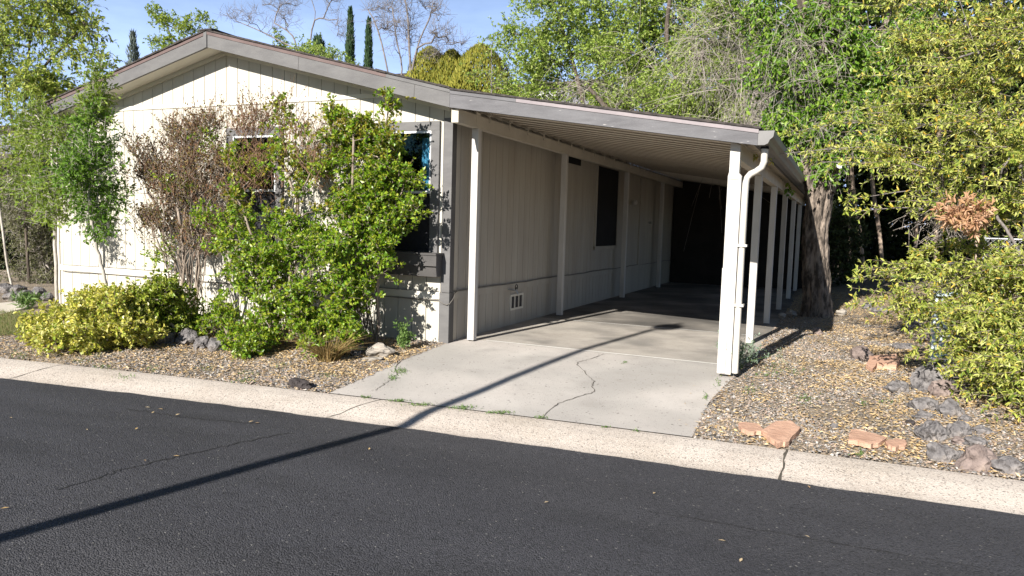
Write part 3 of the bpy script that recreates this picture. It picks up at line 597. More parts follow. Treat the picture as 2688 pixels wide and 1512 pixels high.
def vline(px, py0, py1, Y, n=8, lean=0, wob=.02, px1=None):
    return stemline([at(px, py0, Y), at(px if px1 is None else px1, py1, Y+lean)], n, wob)

# ================================================================== front bed
# yellow variegated shrub
pts = cloud([(150, 862, -2.15, 56, 30, .34, 66), (240, 832, -1.95, 80, 48, .40, 100), (325, 808, -1.75, 70, 44, .40, 84), (195, 884, -2.3, 84, 20, .28, 66), (300, 872, -2.1, 96, 30, .32, 84)], 2.)
bs = at(250, 900, -2.0); bs[2] = -.1
st = [stemline([bs+V3(x, y, 0), bs+V3(x*1.25, y*1.1, .3)], 4, .02) for x, y in ((-.7, -.15), (-.3, .0), (.05, .1), (.4, .15), (-.1, -.25), (.25, -.1))]
plant('variegated_shrub', 'rounded yellow variegated shrub at the foot of the slim young tree', 'shrub', bs, st, pts, M['stem'], M['lf_euon'], 'stem', 'foliage', seg=.2, per=7, tl=.13, lper=11, ll=.045, lw=.027, up=.45, out=bs+V3(0, .2, .1), six=True, spread=.045)
pts = cloud([(425, 805, -1.45, 58, 54, .34, 80), (405, 860, -1.6, 64, 32, .3, 60), (465, 850, -1.4, 40, 35, .3, 16)])
bs = at(420, 890, -1.5); bs[2] = -.08
st = [stemline([bs+V3(x, y, 0), bs+V3(x*1.2, y, .25)], 4, .02) for x, y in ((-.25, 0), (0, .1), (.2, 0))]
plant('green_shrub', 'low yellow green shrub between the variegated shrub and the bare brown bush', 'shrub', bs, st, pts, M['stem'], M['lf_euon2'], 'stem', 'foliage', seg=.2, per=7, tl=.15, lper=11, ll=.05, lw=.028, up=.45, out=bs, six=True, spread=.05)

# slim young tree in the bed and its neighbour further left
bs = at(284, 800, -1.35); bs[2] = -.08
tr = stemline([bs, at(280, 745, -1.35), at(262, 690, -1.35), at(245, 620, -1.35), at(238, 540, -1.35), at(235, 420, -1.35), at(240, 300, -1.35), at(246, 200, -1.35), at(250, 165, -1.35)], 26, .008)
pts = cloud([(240, 500, -1.35, 36, 80, .28, 52), (236, 575, -1.35, 38, 26, .24, 16), (230, 410, -1.3, 40, 70, .28, 40), (244, 330, -1.35, 24, 56, .16, 16)])
o, T, P, R, E_ = plant('young_tree', 'slim young green tree rising from the yellow shrub before the cream wall', 'tree', bs, [tr], pts, M['barkpale'], M['lf_sap'], seg=.18, rtip=.003, rmax=.034, per=5, tl=.24, lper=12, ll=.06, lw=.024, up=.25, out=at(238, 480, -1.35), along=.7, droop=.15, rise=1.5)
pts2 = cloud([(245, 250, -1.35, 26, 70, .2, 30), (240, 310, -1.35, 38, 30, .25, 14), (252, 185, -1.35, 14, 35, .12, 12)])
T2 = twigs(pts2, 4, .2, .4, None, .03); lb = MB(); leaf_on(lb, T2, 10, .055, .02, along=.8, upn=.4); lb.build('top_foliage', M['lf_saptop'], o)
wb = MB(); wb.tubes(T2, np.full(T2.shape[:2], .0016), 3); wb.build('top_twigs', M['barkpale'], o)
bs = at(150, 780, -.7); bs[2] = -.1
tr = stemline([bs, at(146, 600, -.7), at(140, 450, -.7), at(137, 300, -.7)], 16, .012)
pts = cloud([(120, 420, -.5, 85, 90, .5, 50), (150, 520, -.7, 80, 60, .4, 36), (100, 340, -.4, 70, 60, .4, 32), (150, 340, -.7, 45, 60, .3, 22), (175, 560, -.75, 50, 50, .3, 16), (70, 480, -.2, 50, 60, .4, 20)])
plant('young_tree', 'leafy young tree at the left corner of the cream home', 'tree', bs, [tr], pts, M['barkpale'], M['lf_saptop'], seg=.25, rtip=.003, rmax=.03, per=5, tl=.28, lper=12, ll=.06, lw=.022, up=.2, along=.7, droop=.15, rise=1.2)

# crape myrtles: many upright stems
def vase(base, n, rad, tops, wob=.03):
    S = []
    for k in range(n):
        a = rng.random()*6.283; r = rad*math.sqrt(rng.random()); p = base+V3(math.cos(a)*r, math.sin(a)*r*.5, 0); q = tops[rng.integers(len(tops))]
        h = .35+.35*rng.random(); S.append(stemline([p, p+(q-p)*V3(.35, .35, .5)*h*1.4, p+(q-p)*V3(.9, .9, .95)*h*1.35], 7, wob))
    return S
def crape(label, base, blobs, n, rad, leaf, lper, ll, lw, per, tl, top=None, up=.9, brown=0, **kw):
    pts = cloud(blobs, 3.2); o = empty('crape_myrtle', base, label, 'shrub', None)
    P, par, R, ends, kids = grow(vase(base, n, rad, pts[pts[:, 2] > np.median(pts[:, 2])]), pts, .22, .0035, .028, 2.6, 2.5, .06)
    wb = MB(); limbs(wb, P, par, R, kids, 5); T = twigs(P[ends], per, tl, up, None, .05); wb.tubes(T, np.broadcast_to(np.linspace(.003, .0015, T.shape[1]), T.shape[:2]), 3)
    wb.build('stem', M['stem'], o)
    z = T[:, -1, 2]; zt = np.quantile(z, .72); hi = (z > zt+.0) & (rng.random(len(z)) < .5) if top else np.zeros(len(z), bool)
    lb = MB(); leaf_on(lb, T[~hi], lper, ll, lw, upn=.5, along=.5, six=False); lb.build('foliage', leaf, o)
    if top: lb = MB(); leaf_on(lb, T[hi], lper, ll*.85, lw*.85, upn=.4, along=.7); lb.build('top_foliage', top, o)
    return o, P, ends, T
bs = at(495, 865, -.75); bs[2] = -.07
o, P, ends, T = crape('bare brown bush of upright stems with withered leaves', bs, [(435, 480, -.75, 86, 110, .28, 125), (530, 430, -.7, 66, 120, .28, 115), (410, 590, -.75, 64, 64, .24, 50), (590, 530, -.7, 46, 120, .24, 56), (500, 640, -.75, 80, 60, .24, 36), (560, 330, -.65, 54, 44, .18, 20), (470, 350, -.7, 60, 50, .2, 26), (380, 450, -.75, 36, 60, .2, 24)], 36, .34, M['lf_brown'], 9, .03, .02, 4, .22, up=1.4)
ex = P[ends][rng.random(len(ends)) < .5]; T2 = twigs(ex, 3, .34, 1.5, None, .05, 5); wb = MB(); wb.tubes(T2, np.broadcast_to(np.linspace(.0032, .0014, 5), T2.shape[:2]), 3); wb.build('twigs', M['twigbrown'], o)
low = cloud([(440, 660, -.85, 50, 26, .15, 9), (395, 560, -.8, 26, 20, .1, 6), (530, 560, -.9, 30, 36, .15, 12), (545, 350, -.75, 14, 40, .08, 6), (470, 470, -.85, 40, 60, .1, 7)]); T2 = twigs(low, 6, .16, .4, None, .04); lb = MB(); leaf_on(lb, T2, 9, .036, .022); lb.build('green_leaves', M['lf_crape'], o)
bs = at(735, 905, -.95); bs[2] = -.06
crape('wide green bush with bronze tips before the left window', bs, [(650, 570, -.95, 50, 90, .3, 34), (700, 700, -1.1, 95, 75, .36, 78), (770, 620, -1.0, 80, 80, .36, 70), (720, 420, -.85, 26, 120, .2, 26), (790, 450, -.85, 28, 110, .2, 28), (612, 430, -.85, 18, 80, .12, 12), (670, 450, -.8, 20, 90, .15, 12), (845, 500, -.85, 30, 80, .2, 20), (640, 725, -1.15, 55, 50, .26, 35), (760, 800, -1.25, 85, 50, .36, 62), (855, 700, -1.1, 50, 90, .28, 43), (742, 310, -.8, 16, 40, .08, 9), (600, 650, -1.0, 34, 60, .2, 18)], 36, .42, M['lf_crape'], 13, .046, .028, 4, .13, M['lf_crapetop'], up=.5)
bs = at(935, 895, -.62); bs[2] = -.05
o, P, ends, T = crape('tall dense green bush shading the right window', bs, [(965, 500, -.62, 70, 120, .34, 150), (900, 630, -.8, 70, 85, .32, 80), (1005, 570, -.58, 66, 80, .26, 90), (885, 400, -.75, 46, 90, .24, 46), (1015, 430, -.52, 50, 70, .24, 66), (960, 370, -.6, 66, 40, .24, 46), (1030, 350, -.55, 30, 30, .12, 14), (920, 760, -.95, 62, 62, .32, 66), (990, 670, -.65, 44, 50, .24, 36), (870, 305, -.75, 14, 40, .1, 10), (1024, 280, -.62, 10, 26, .06, 10), (950, 330, -.62, 50, 30, .18, 24), (1085, 545, -.6, 24, 12, .06, 7), (1075, 460, -.56, 22, 18, .08, 10), (870, 830, -1.1, 50, 40, .26, 34)], 36, .30, M['lf_crape'], 13, .047, .028, 4, .13, M['lf_crapetop'], up=.5)
T2 = twigs(cloud([(760, 330, -.75, 150, 50, .2, 44), (660, 340, -.75, 70, 50, .2, 30), (840, 430, -.8, 70, 70, .2, 34), (700, 470, -.75, 80, 70, .2, 40)], 2.), 5, .3, 1.4, None, .05, 5); wb = MB(); wb.tubes(T2, np.broadcast_to(np.linspace(.003, .0014, 5), T2.shape[:2]), 3); wb.build('seed_twigs', M['twigbrown'], o)
lb = MB(); leaf_on(lb, T2, 6, .024, .016, along=.7); lb.build('seed_pods', M['lf_brown'], o)
# low skirts of green at the feet of the bushes
for lab, bl, px in (('low green skirt of leaves under the bare brown bush', [(545, 840, -1.05, 60, 40, .3, 34), (590, 800, -1.0, 40, 40, .25, 18)], 550),
                    ('low green shrub spilling over the rocks under the wide bush', [(655, 880, -1.45, 60, 50, .3, 44), (670, 915, -1.65, 55, 22, .2, 22), (610, 850, -1.3, 50, 30, .2, 18)], 655),
                    ('low green shrub between the grass tuft and the wide bush', [(850, 870, -1.35, 70, 45, .3, 40), (800, 850, -1.3, 50, 40, .3, 24), (900, 890, -1.3, 40, 28, .2, 14)], 850)):
    pts = cloud(bl); bs = pts.mean(0); bs[2] = -.07
    plant('low_shrub', lab, 'shrub', bs, [stemline([bs, bs+V3(0, 0, .12)], 3, 0), stemline([bs+V3(.15, 0, 0), bs+V3(.2, 0, .12)], 3, 0)], pts, M['stem'], M['lf_crape'], 'stem', 'foliage', seg=.15, per=7, tl=.12, lper=10, ll=.042, lw=.025, up=.4, spread=.04)
# tan grass tuft, little weeds
def tuft(name, label, cat, base, n, h, spread, mat, wd=.006, lean=.6, part=None):
    a = rng.random(n)*6.283; r = spread*np.sqrt(rng.random(n)); C = base+np.stack([np.cos(a)*r*.4, np.sin(a)*r*.4, np.zeros(n)], 1)
    d = np.stack([np.cos(a)*lean*rng.random(n), np.sin(a)*lean*rng.random(n), np.ones(n)], 1); H = h*(.45+.6*rng.random(n))[:, None, None]
    t = np.linspace(0, 1, 5)[None, :, None]; T = C[:, None]+(d[:, None]*t+np.stack([np.cos(a), np.sin(a), -.9*np.ones(n)], 1)[:, None]*t**2.4*.55*rng.random((n, 1, 1)))*H
    b = MB(); b.tubes(T, np.broadcast_to(np.array([.7, 1, .8, .5, .1])*wd*.5, (n, 5)), 3)
    return tag(b.build(name, mat, None, base), label, cat)
tb = gpg(862, 948); tuft('grass_tuft', 'tan dry ornamental grass tuft at the edge of the gravel bed', 'grass', tb, 420, .42, .28, M['grass_dry'], .006, .75)
def weed(name, label, base, h, r, mat, n=9, ll=.03, lw=.016, per=5):
    st = [stemline([base+V3(rng.normal(0, r*.25), rng.normal(0, r*.25), 0), base+V3(rng.normal(0, r), rng.normal(0, r), h*(.5+.5*rng.random()))], 5, .008) for _ in range(n)]
    pts = np.vstack([s[2:]+rng.normal(0, .015, (3, 3)) for s in st])
    return plant(name, label, 'weed', base, st, pts, M['weed'], mat, 'stem', 'leaves', seg=.08, rtip=.0015, rmax=.004, per=per, tl=.06, lper=6, ll=ll, lw=lw, up=.4, spread=.012, twr=.001)
weed('weed', 'small upright green weed at the left edge of the driveway', gpg(1056, 918), .30, .07, M['weed'], 9, .032, .018, 6)
weed('weed', 'silvery sprawling weed at the foot of the front carport post', gpg(1935, 968), .34, .15, M['silver'], 22, .022, .008, 7)
weed('weed', 'tall thin silvery weed leaning on the front carport post', gpg(1915, 985), .46, .06, M['silver'], 6, .02, .007, 4)
weed('weed', 'green grassy weed in the shade right of the big trunk', gpg(2232, 745), .5, .10, M['weed'], 16, .08, .012, 6)
weed('spiky_plant', 'small upright iris like plant by the left path', gpg(72, 812), .24, .08, M['weed'], 7, .12, .018, 3)

# ================================================================== rocks
def rock(name, label, cat, px, py, wpx, hpx, mat, seed, sink=.25, depth=1.0, rough=.38, group=None, sub=3, flat=None, Z=None):
    c = gpg(px, py); s = ppm(c); w = wpx/s; h = hpx/s
    import bmesh
    bm = bmesh.new(); bmesh.ops.create_icosphere(bm, subdivisions=sub, radius=1)
    for v in bm.verts:
        p = v.co*1.0; d = mnoise.fractal(p*1.1+Vector((seed*7.3, seed*3.1, 0)), .9, 2.1, 5)*rough
        q = mnoise.voronoi(p*1.25+Vector((seed, 0, seed)))[0]; d += (q[1]-q[0])*.16 - .06
        v.co = p*(1+d)
    V = np.array([v.co[:] for v in bm.verts]); Fc = np.array([[v.index for v in f.verts] for f in bm.faces]); bm.free()
    V[:, 0] *= w/2; V[:, 1] *= w/2*depth; V[:, 2] *= h*.62
    if flat: V[:, 2] = np.minimum(V[:, 2], flat*h)
    a = rng.random()*.8-.4+YAW; ca, sa = math.cos(a), math.sin(a); V[:, :2] = V[:, :2] @ np.array([[ca, sa], [-sa, ca]])
    base = c+HF*w/2*depth*.7; base[2] = float(gz(base[0], base[1])) if Z is None else Z
    V = V+base+V3(0, 0, h*.5-sink*h*.5)
    b = MB().add(V, Fc, False); return tag(b.build(name, mat, None, base), label, cat, group)
GR = 'volcanic rocks edging the left bed'
for k, (px, py, w_, h_, lab) in enumerate([(418, 908, 66, 36, 'gray rock, first of the row right of the low yellow green shrub'), (485, 908, 56, 40, 'gray rock, second in the row under the bare brown bush'), (522, 920, 46, 34, 'small gray rock third in the row, beside the bluish one'),
        (561, 925, 44, 34, 'smooth bluish gray rock in the front row of the left bed'), (598, 912, 40, 30, 'gray rock just right of the bluish one'), (626, 914, 36, 32, 'gray rock half under the low shrub that spills over the rocks'),
        (84, 912, 30, 30, 'dark gray rock at the left foot of the yellow shrub'), (112, 915, 30, 20, 'small dark rock second along the foot of the yellow shrub'), (140, 917, 40, 20, 'low gray rock third along the foot of the yellow shrub'),
        (172, 920, 42, 18, 'flat pinkish stone under the front of the yellow shrub'), (580, 885, 40, 24, 'dark rock behind the front row under the wide bush'), (705, 900, 44, 34, 'dark rock in the shade beneath the wide green bush'),
        (935, 935, 38, 26, 'dark jagged rock between the grass tuft and the banded stone'), (885, 915, 60, 26, 'dark rock behind the tan grass tuft')]):
    rock('rock', lab, 'rock', px, py, w_, h_, M['rockwarm'] if k == 9 else M['rock'], k+1, group=GR)
rock('rock', 'long banded gray stone lying by the driveway edge', 'rock', 990, 940, 76, 34, M['driftwood'], 31, depth=.6)
rock('rock', 'thin gray slab lying before the banded stone', 'rock', 978, 950, 56, 12, M['driftwood'], 32, depth=.5)
rock('rock', 'black porous lava rock alone on the kerb edge', 'rock', 783, 1022, 68, 26, M['lava'], 33, depth=.6, sub=4, rough=.3)
_n = None
GL = 'volcanic rocks at the foot of the right shrub'
for k, (px, py, w_, h_, mt, lab) in enumerate([
        (2361, 1034, 66, 46, 'rock', 'gray boulder standing alone left of the rock pile'), (2470, 1030, 120, 110, 'rock', 'large boulder shaded by the yellow green shrub'), (2478, 1045, 70, 60, 'rockwarm', 'mauve rock leaning on the large shaded boulder'),
        (2415, 1026, 40, 20, 'rock', 'low gray rock right of the lone boulder'), (2436, 1080, 86, 44, 'rock', 'broad gray rock on the upper part of the pile'), (2505, 1095, 74, 50, 'rock', 'gray rock with leaf shadows at the top of the pile'),
        (2436, 1104, 66, 26, 'rock', 'flat pale gray rock below the broad one'), (2392, 1117, 30, 18, 'lava', 'small dark pebble rock left of the pile'), (2455, 1160, 84, 62, 'rock', 'big gray rock in the middle of the pile'),
        (2520, 1150, 66, 54, 'rock', 'gray rock right of the middle of the pile'), (2582, 1142, 52, 30, 'rock', 'gray rock at the right side of the pile'), (2480, 1216, 78, 66, 'rock', 'tall gray slab rock on the kerb edge'),
        (2524, 1214, 40, 34, 'rock', 'small wedge rock between the two big kerb rocks'), (2580, 1240, 104, 86, 'rockwarm', 'large mauve brown rock on the kerb edge'), (2662, 1248, 96, 54, 'rock', 'dark gray rock at the right end by the kerb'),
        (2568, 1175, 66, 32, 'rock', 'gray rock behind the large mauve kerb rock'), (2526, 1168, 48, 24, 'rockwarm', 'mauve stone wedged in the middle of the pile'), (2462, 1185, 50, 24, 'rockwarm', 'low reddish stone at the left foot of the pile'), (2192, 1128, 22, 22, 'rock', 'small round gray stone alone in the right gravel'),
        (2375, 920, 60, 26, 'rock', 'gray rock at the back of the gravel beside the pale pedestal'), (2315, 822, 46, 24, 'rock', 'dark rock at the back where the sun ends'), (2280, 815, 34, 24, 'rock', 'dark rock nearest the big trunk on the right side'), (2405, 860, 60, 30, 'rock', 'gray rock behind the shrub branch at the back'),
        (2450, 900, 50, 36, 'rockwarm', 'mauve rock in front of the pale pedestal'), (2470, 1000, 40, 30, 'rock', 'gray stone tucked under the large shaded boulder'), (2540, 1110, 40, 24, 'rock', 'gray stone under the lowest shrub leaves')]):
    rock('rock', lab, 'rock', px, py, w_*.88, h_*.84, M[mt], k+50, group=GL, depth=.8, sink=.45, rough=.46)
rock('rock', 'small reddish brown stone on the gravel near the trunk', 'rock', 2150, 880, 24, 16, M['rockwarm'], 91)
for k, (px, py, lab) in enumerate(((2055, 838, 'small pale stone beside the second carport post shadow'), (2082, 832, 'larger pale stone at the left foot of the big trunk'), (2212, 828, 'pale stone at the right foot of the big trunk'))): rock('rock', lab, 'rock', px, py, (20, 30, 26)[k], 16, M['driftwood'], 95+k)
def slab(label, outline, th, tilt=(0, 0)):
    P = np.array([gpg(*q)+V3(0, 0, .012) for q in outline]); c = P.mean(0); d = P-c; P[:, 2] = c[2]+th+d[:, 0]*tilt[0]+d[:, 1]*tilt[1]
    Q = []; n = len(P)
    for i in range(n):
        for t in (0, .33, .66): Q.append(P[i]*(1-t)+P[(i+1) % n]*t + (rng.normal(0, .008, 3)*V3(1, 1, .3) if t else 0))
    Q = np.array(Q); m = len(Q); ins = c+(Q-c)*.93+V3(0, 0, .006); low = Q.copy(); low[:, 2] = np.minimum(Q[:, 2]-th, c[2]); 
    b = MB(); i = np.arange(m); j = (i+1) % m; b.add(np.vstack([ins, Q, low]), [list(range(m))]); b.f.append(np.stack([i+m, j+m, j, i], -1)); b.sm.append(False); b.f.append(np.stack([i+2*m, j+2*m, j+m, i+m], -1)); b.sm.append(False)
    return tag(b.build('sandstone_slab', M['sand'], None, c), label, 'stone', 'pink sandstone slabs on the gravel')
slab('small pale sandstone slab left of the large pink one', [(1938, 1120), (1985, 1122), (2003, 1140), (1998, 1148), (1965, 1150), (1945, 1140)], .03)
slab('large flat pink sandstone slab by the kerb', [(1998, 1146), (2035, 1122), (2075, 1120), (2100, 1138), (2080, 1160), (2060, 1178), (2040, 1182), (2012, 1160)], .04, (.0, .05))
slab('long sandstone slab with a shaded crack near the kerb joint', [(2228, 1150), (2240, 1138), (2300, 1152), (2328, 1162), (2310, 1178), (2285, 1186), (2255, 1176), (2226, 1172)], .035)
slab('small pink sandstone piece right of the long slab', [(2322, 1172), (2350, 1162), (2378, 1168), (2380, 1178), (2350, 1192), (2330, 1186)], .03)
slab('sandstone slab broken on one edge below the boulders', [(2272, 972), (2280, 958), (2350, 954), (2362, 962), (2352, 974), (2300, 970), (2290, 980)], .07, (0, .1))

# ================================================================== the big trees right of the carport
def barktrunk(b, path, rad, sides=28, amp=.12, seed=0):
    """a furrowed trunk: ridged bark as real relief"""
    P = np.asarray(path, float); n = len(P); T = np.gradient(P, axis=0); T /= np.linalg.norm(T, axis=1, keepdims=True)
    U = np.cross(T, V3(0, 1, 0.01)); U /= np.linalg.norm(U, axis=1, keepdims=True); W = np.cross(T, U); V = []
    for i in range(n):
        for k in range(sides):
            a = k*2*math.pi/sides; x, y = math.cos(a), math.sin(a)
            d = abs(mnoise.fractal(Vector((x*2.6+seed, y*2.6, P[i][2]*1.1)), .8, 2.2, 4)); e = mnoise.noise(Vector((x*1.1+seed, y*1.1, P[i][2]*.7)))
            rr = rad[i]*(1+amp*(1.1-2.2*min(1, d*1.6))+.12*e); V.append(P[i]+(U[i]*x+W[i]*y)*rr)
    i = np.arange(n-1)[:, None]*sides; k = np.arange(sides)[None]; k2 = (k+1) % sides
    b.add(V, np.stack([i+k, i+k2, i+sides+k2, i+sides+k], -1).reshape(-1, 4), True)
def smoothpath(pts, n): 
    P = np.asarray(pts, float); t = np.linspace(0, len(P)-1, n); out = []
    for q in t:
        i = min(int(q), len(P)-2); f = q-i; p0 = P[max(i-1, 0)]; p1 = P[i]; p2 = P[i+1]; p3 = P[min(i+2, len(P)-1)]
        out.append(.5*((2*p1)+(-p0+p2)*f+(2*p0-5*p1+4*p2-p3)*f*f+(-p0+3*p1-3*p2+p3)*f**3))
    return np.array(out)
TY = 6.1
tbase = at(2147, 832, TY); tbase[2] = .0
cw = empty('big_tree', tbase, 'big furrowed trunk beside the carport wrapped in climbing vine above', 'tree')
b = MB()
main = smoothpath([tbase+V3(0, 0, -.1), at(2146, 770, TY), at(2140, 640, TY), at(2146, 540, TY), at(2156, 470, TY), at(2166, 430, TY+.05)], 46)
barktrunk(b, main, np.interp(np.linspace(0, 1, 46), [0, .06, .2, .5, .75, 1], [.31, .26, .205, .195, .22, .20]), 40, .16, 1)
f1 = smoothpath([at(2150, 520, TY), at(2125, 420, TY+.1), at(2108, 300, TY+.2), at(2104, 150, TY+.2), at(2100, 0, TY+.3), at(2085, -300, TY+.4), at(2060, -700, TY+.2)], 44); barktrunk(b, f1, np.linspace(.19, .06, 44), 22, .13, 4)
f2 = smoothpath([at(2160, 500, TY), at(2195, 400, TY+.1), at(2200, 280, TY), at(2178, 140, TY-.1), at(2165, 0, TY-.1), at(2190, -350, TY-.3), at(2230, -800, TY-.5)], 44); barktrunk(b, f2, np.linspace(.19, .06, 44), 22, .13, 9)
f3 = smoothpath([at(2165, 470, TY), at(2225, 380, TY+.6), at(2290, 200, TY+1.1), at(2350, -50, TY+1.8), at(2420, -400, TY+2)], 24); barktrunk(b, f3, np.linspace(.13, .05, 24), 12, .1, 12)
b.build('trunk', M['bark'], cw)
pts = cloud([(2080, -420, TY+.3, 330, 300, 2.0, 90), (2300, -350, TY+.8, 300, 260, 2.0, 80), (2500, -260, TY+1.5, 280, 220, 2.0, 60), (1950, -300, TY+1.0, 200, 200, 1.5, 36), (2150, -60, TY+.6, 150, 60, 1.0, 24)])
P, par, R, ends, kids = grow([f1[::3], f2[::3], f3[::3]], pts, .4, .006, .05, 2.3, .4)
wb = MB(); keep = set(); R2 = R.copy(); limbs(wb, P, par, np.minimum(R2, .05), kids, 5); wb.build('limb', M['barkgray'], cw)
T = twigs(P[ends], 7, .55, .2, None, .2); lb = MB(); leaf_on(lb, T, 11, .10, .07, upn=.5); lb.build('crown', M['lf_elm'], cw)
# the climbing vine
vn = empty('climbing_vine', tbase+V3(0, -.3, 2.4), 'glossy green vine climbing the limbs of the big trunk', 'vine')
pts = cloud([(2075, 260, TY-.1, 40, 190, .5, 44), (2215, 260, TY-.1, 60, 170, .5, 54), (2040, 180, TY-.1, 60, 120, .5, 34), (2270, 200, TY+.1, 80, 150, .6, 46), (2150, 60, TY+.1, 110, 90, .5, 34), (2330, 150, TY+.4, 80, 110, .7, 26), (2150, 405, TY-.25, 60, 30, .3, 18), (2250, 360, TY-.1, 70, 50, .5, 22), (2050, 335, TY-.2, 50, 50, .4, 18), (2420, 60, TY+.6, 110, 90, .7, 18), (2010, 60, TY+.1, 50, 80, .4, 20), (2145, 260, TY+.2, 30, 120, .3, 20), (2175, 130, TY-.4, 44, 130, .2, 34), (2105, 110, TY-.25, 40, 110, .2, 26), (2200, 330, TY-.4, 40, 60, .2, 16)], 4.)
P, par, R, ends, kids = grow([f1[::3]+V3(-.05, -.15, 0), f2[::3]+V3(.05, -.15, 0), f3[::2]+V3(0, -.12, 0)], pts, .3, .003, .012, 2.6, .2)
wb = MB(); limbs(wb, P, par, R, kids, 4); wb.build('stem', M['twig'], vn)
T = twigs(P[ends], 6, .34, -.15, None, .12, 4, .35); wb = MB(); wb.tubes(T, np.full(T.shape[:2], .0025), 3); wb.build('tendrils', M['twig'], vn)
lb = MB(); leaf_on(lb, T, 9, .085, .046, True, .25, .5, .4, droop=.6); lb.build('leaves', M['lf_ivy'], vn)
def tangle(label, blobs, mat, droop=.9, n=260, ln=1.1, rad=.005, k=7, up=.1, bias=None):
    pts = cloud(blobs); c = pts.mean(0); d = runit(len(pts)); d[:, 2] += up
    if bias is not None: d += np.asarray(bias)
    d /= np.linalg.norm(d, axis=1, keepdims=True); t = np.linspace(0, 1, k)[None, :, None]; Ln = ln*(.4+.9*rng.random((len(pts), 1, 1)))
    T = pts[:, None]+(d[:, None]*t+runit(len(pts))[:, None]*.45*t*t+V3(0, 0, -droop)*t**2*rng.random((len(pts), 1, 1)))*Ln
    b = MB(); b.tubes(T, np.linspace(1, .45, k)[None]*rad*(.6+.8*rng.random((len(pts), 1))), 3)
    T2 = twigs(T[:, 2:6].reshape(-1, 3)[rng.random(len(pts)*4) < .5], 1, ln*.45, -.2, None, .02, 4, .3); b.tubes(T2, np.full(T2.shape[:2], rad*.5), 3)
    return tag(b.build('dead_vine', mat, None, c), label, 'dead vine', 'tangles of dry gray vine')
tangle('big pale tangle of dry vine hanging left of the vine covered trunk', [(1900, 90, 10, 110, 110, 1.0, 100), (1960, 160, 9, 80, 120, .9, 70), (1840, 180, 11, 90, 90, 1.0, 40)], M['twig'], ln=1.7)
tangle('dry gray vine hanging above the far end of the carport roof', [(2020, 290, 8.2, 80, 60, .6, 100), (2090, 250, 7, 60, 60, .5, 50), (1960, 310, 9, 60, 40, .6, 60)], M['twig'], ln=.8)
tangle('dry twigs hanging among the climbing vine on the forked limbs', [(2150, 180, 5.5, 60, 140, .3, 60), (2220, 330, 5.6, 60, 50, .3, 40), (2060, 120, 5.6, 40, 100, .3, 36)], M['twig'], ln=.7, rad=.004)
tangle('small tangle of dry twigs caught in the branches before the right trees', [(2400, 120, 6.6, 60, 50, .3, 70), (2370, 100, 6.6, 40, 30, .3, 40)], M['twig'], ln=.55, rad=.004)
tangle('dry vine tangle among the elms over the middle of the carport roof', [(1590, 250, 15, 60, 60, 1, 44), (1690, 180, 14, 110, 80, 1.2, 36), (1500, 250, 15, 90, 40, 1, 30)], M['twig'], ln=1.6, rad=.006)
# satellite-dish-sized flood lamp on the trunk
fl = empty('flood_lamp', at(2212, 440, 5.85), 'small pale flood lamp on a bent arm beside the big trunk', 'lamp')
b = MB(); c = at(2213, 436, 5.85); b.tube([c, c+V3(-.02, -.05, .01), c+V3(-.03, -.12, .02)], [.045, .06, .075], 10); b.tube([c+V3(-.03, -.12, .02), c+V3(-.031, -.123, .021)], [.075, .001], 10); b.build('lamp_head', M['offwhite'], fl)
b = MB(); b.tube([c, c+V3(.0, .03, -.08), c+V3(-.05, .05, -.13), c+V3(-.16, .1, -.2)], .012, 6); b.build('arm', M['metal'], fl)

# ---- elms behind the carport roof
def elm(label, trunk, blobs, leaf=M['lf_elm'], per=9, lper=12, ll=.10, lw=.056, tl=.5, rmax=.16, wood=M['barkdark'], base=None, droop=.25, **kw):
    pts = cloud(blobs); tr = smoothpath(trunk, 14); tr[0][2] = float(gz(tr[0][0], tr[0][1]))-.1
    return plant(kw.pop('name', 'elm_tree'), label, kw.pop('cat_', 'tree'), tr[0], [tr], pts, wood, leaf, seg=.45, rtip=.006, rmax=rmax, per=per, tl=tl, lper=lper, ll=ll, lw=lw, up=.15, spread=.18, twr=.004, tdroop=droop, **kw)
elm('loose green elm leaning left above the carport roof', [at(1560, 600, 17), at(1540, 330, 17), at(1500, 150, 17), at(1450, 0, 17)], [(1400, 150, 17, 80, 90, 1.6, 55), (1450, 40, 17, 90, 90, 1.6, 60), (1530, 100, 17, 90, 100, 1.6, 60), (1380, 250, 17, 60, 50, 1.2, 22), (1500, 240, 17.5, 110, 60, 1.4, 46), (1580, -40, 17, 120, 80, 1.6, 50), (1330, 110, 17, 24, 40, .8, 10), (1400, -50, 17, 70, 60, 1.3, 24)])
elm('dense green elm behind the middle of the carport roof', [at(1720, 600, 16), at(1700, 300, 16), at(1690, 120, 16), at(1680, -100, 16)], [(1640, 170, 16, 110, 100, 1.6, 75), (1760, 120, 16, 110, 110, 1.6, 75), (1690, 10, 16, 130, 90, 1.6, 60), (1700, 270, 15.5, 120, 60, 1.4, 60), (1830, 40, 16, 80, 110, 1.4, 40), (1600, 300, 16, 70, 40, 1.2, 30)])
elm('dark trunked elm just left of the vine covered trunk', [at(1890, 600, 13), at(1870, 320, 13), at(1840, 180, 13), at(1880, 0, 13), at(1900, -200, 13)], [(1850, 270, 12.5, 100, 70, 1.2, 75), (1930, 230, 12, 90, 90, 1.2, 60), (1950, 40, 12.5, 110, 110, 1.2, 60), (1800, 320, 12.5, 90, 40, 1.0, 36), (2000, 330, 11, 70, 50, .8, 34), (1880, 100, 13, 90, 80, 1.2, 50), (1760, 230, 13, 70, 60, 1, 34), (1830, 160, 13.5, 110, 90, 1.4, 60), (1930, 150, 14, 80, 80, 1.2, 40)], M['lf_elm'], ll=.08, lw=.045)
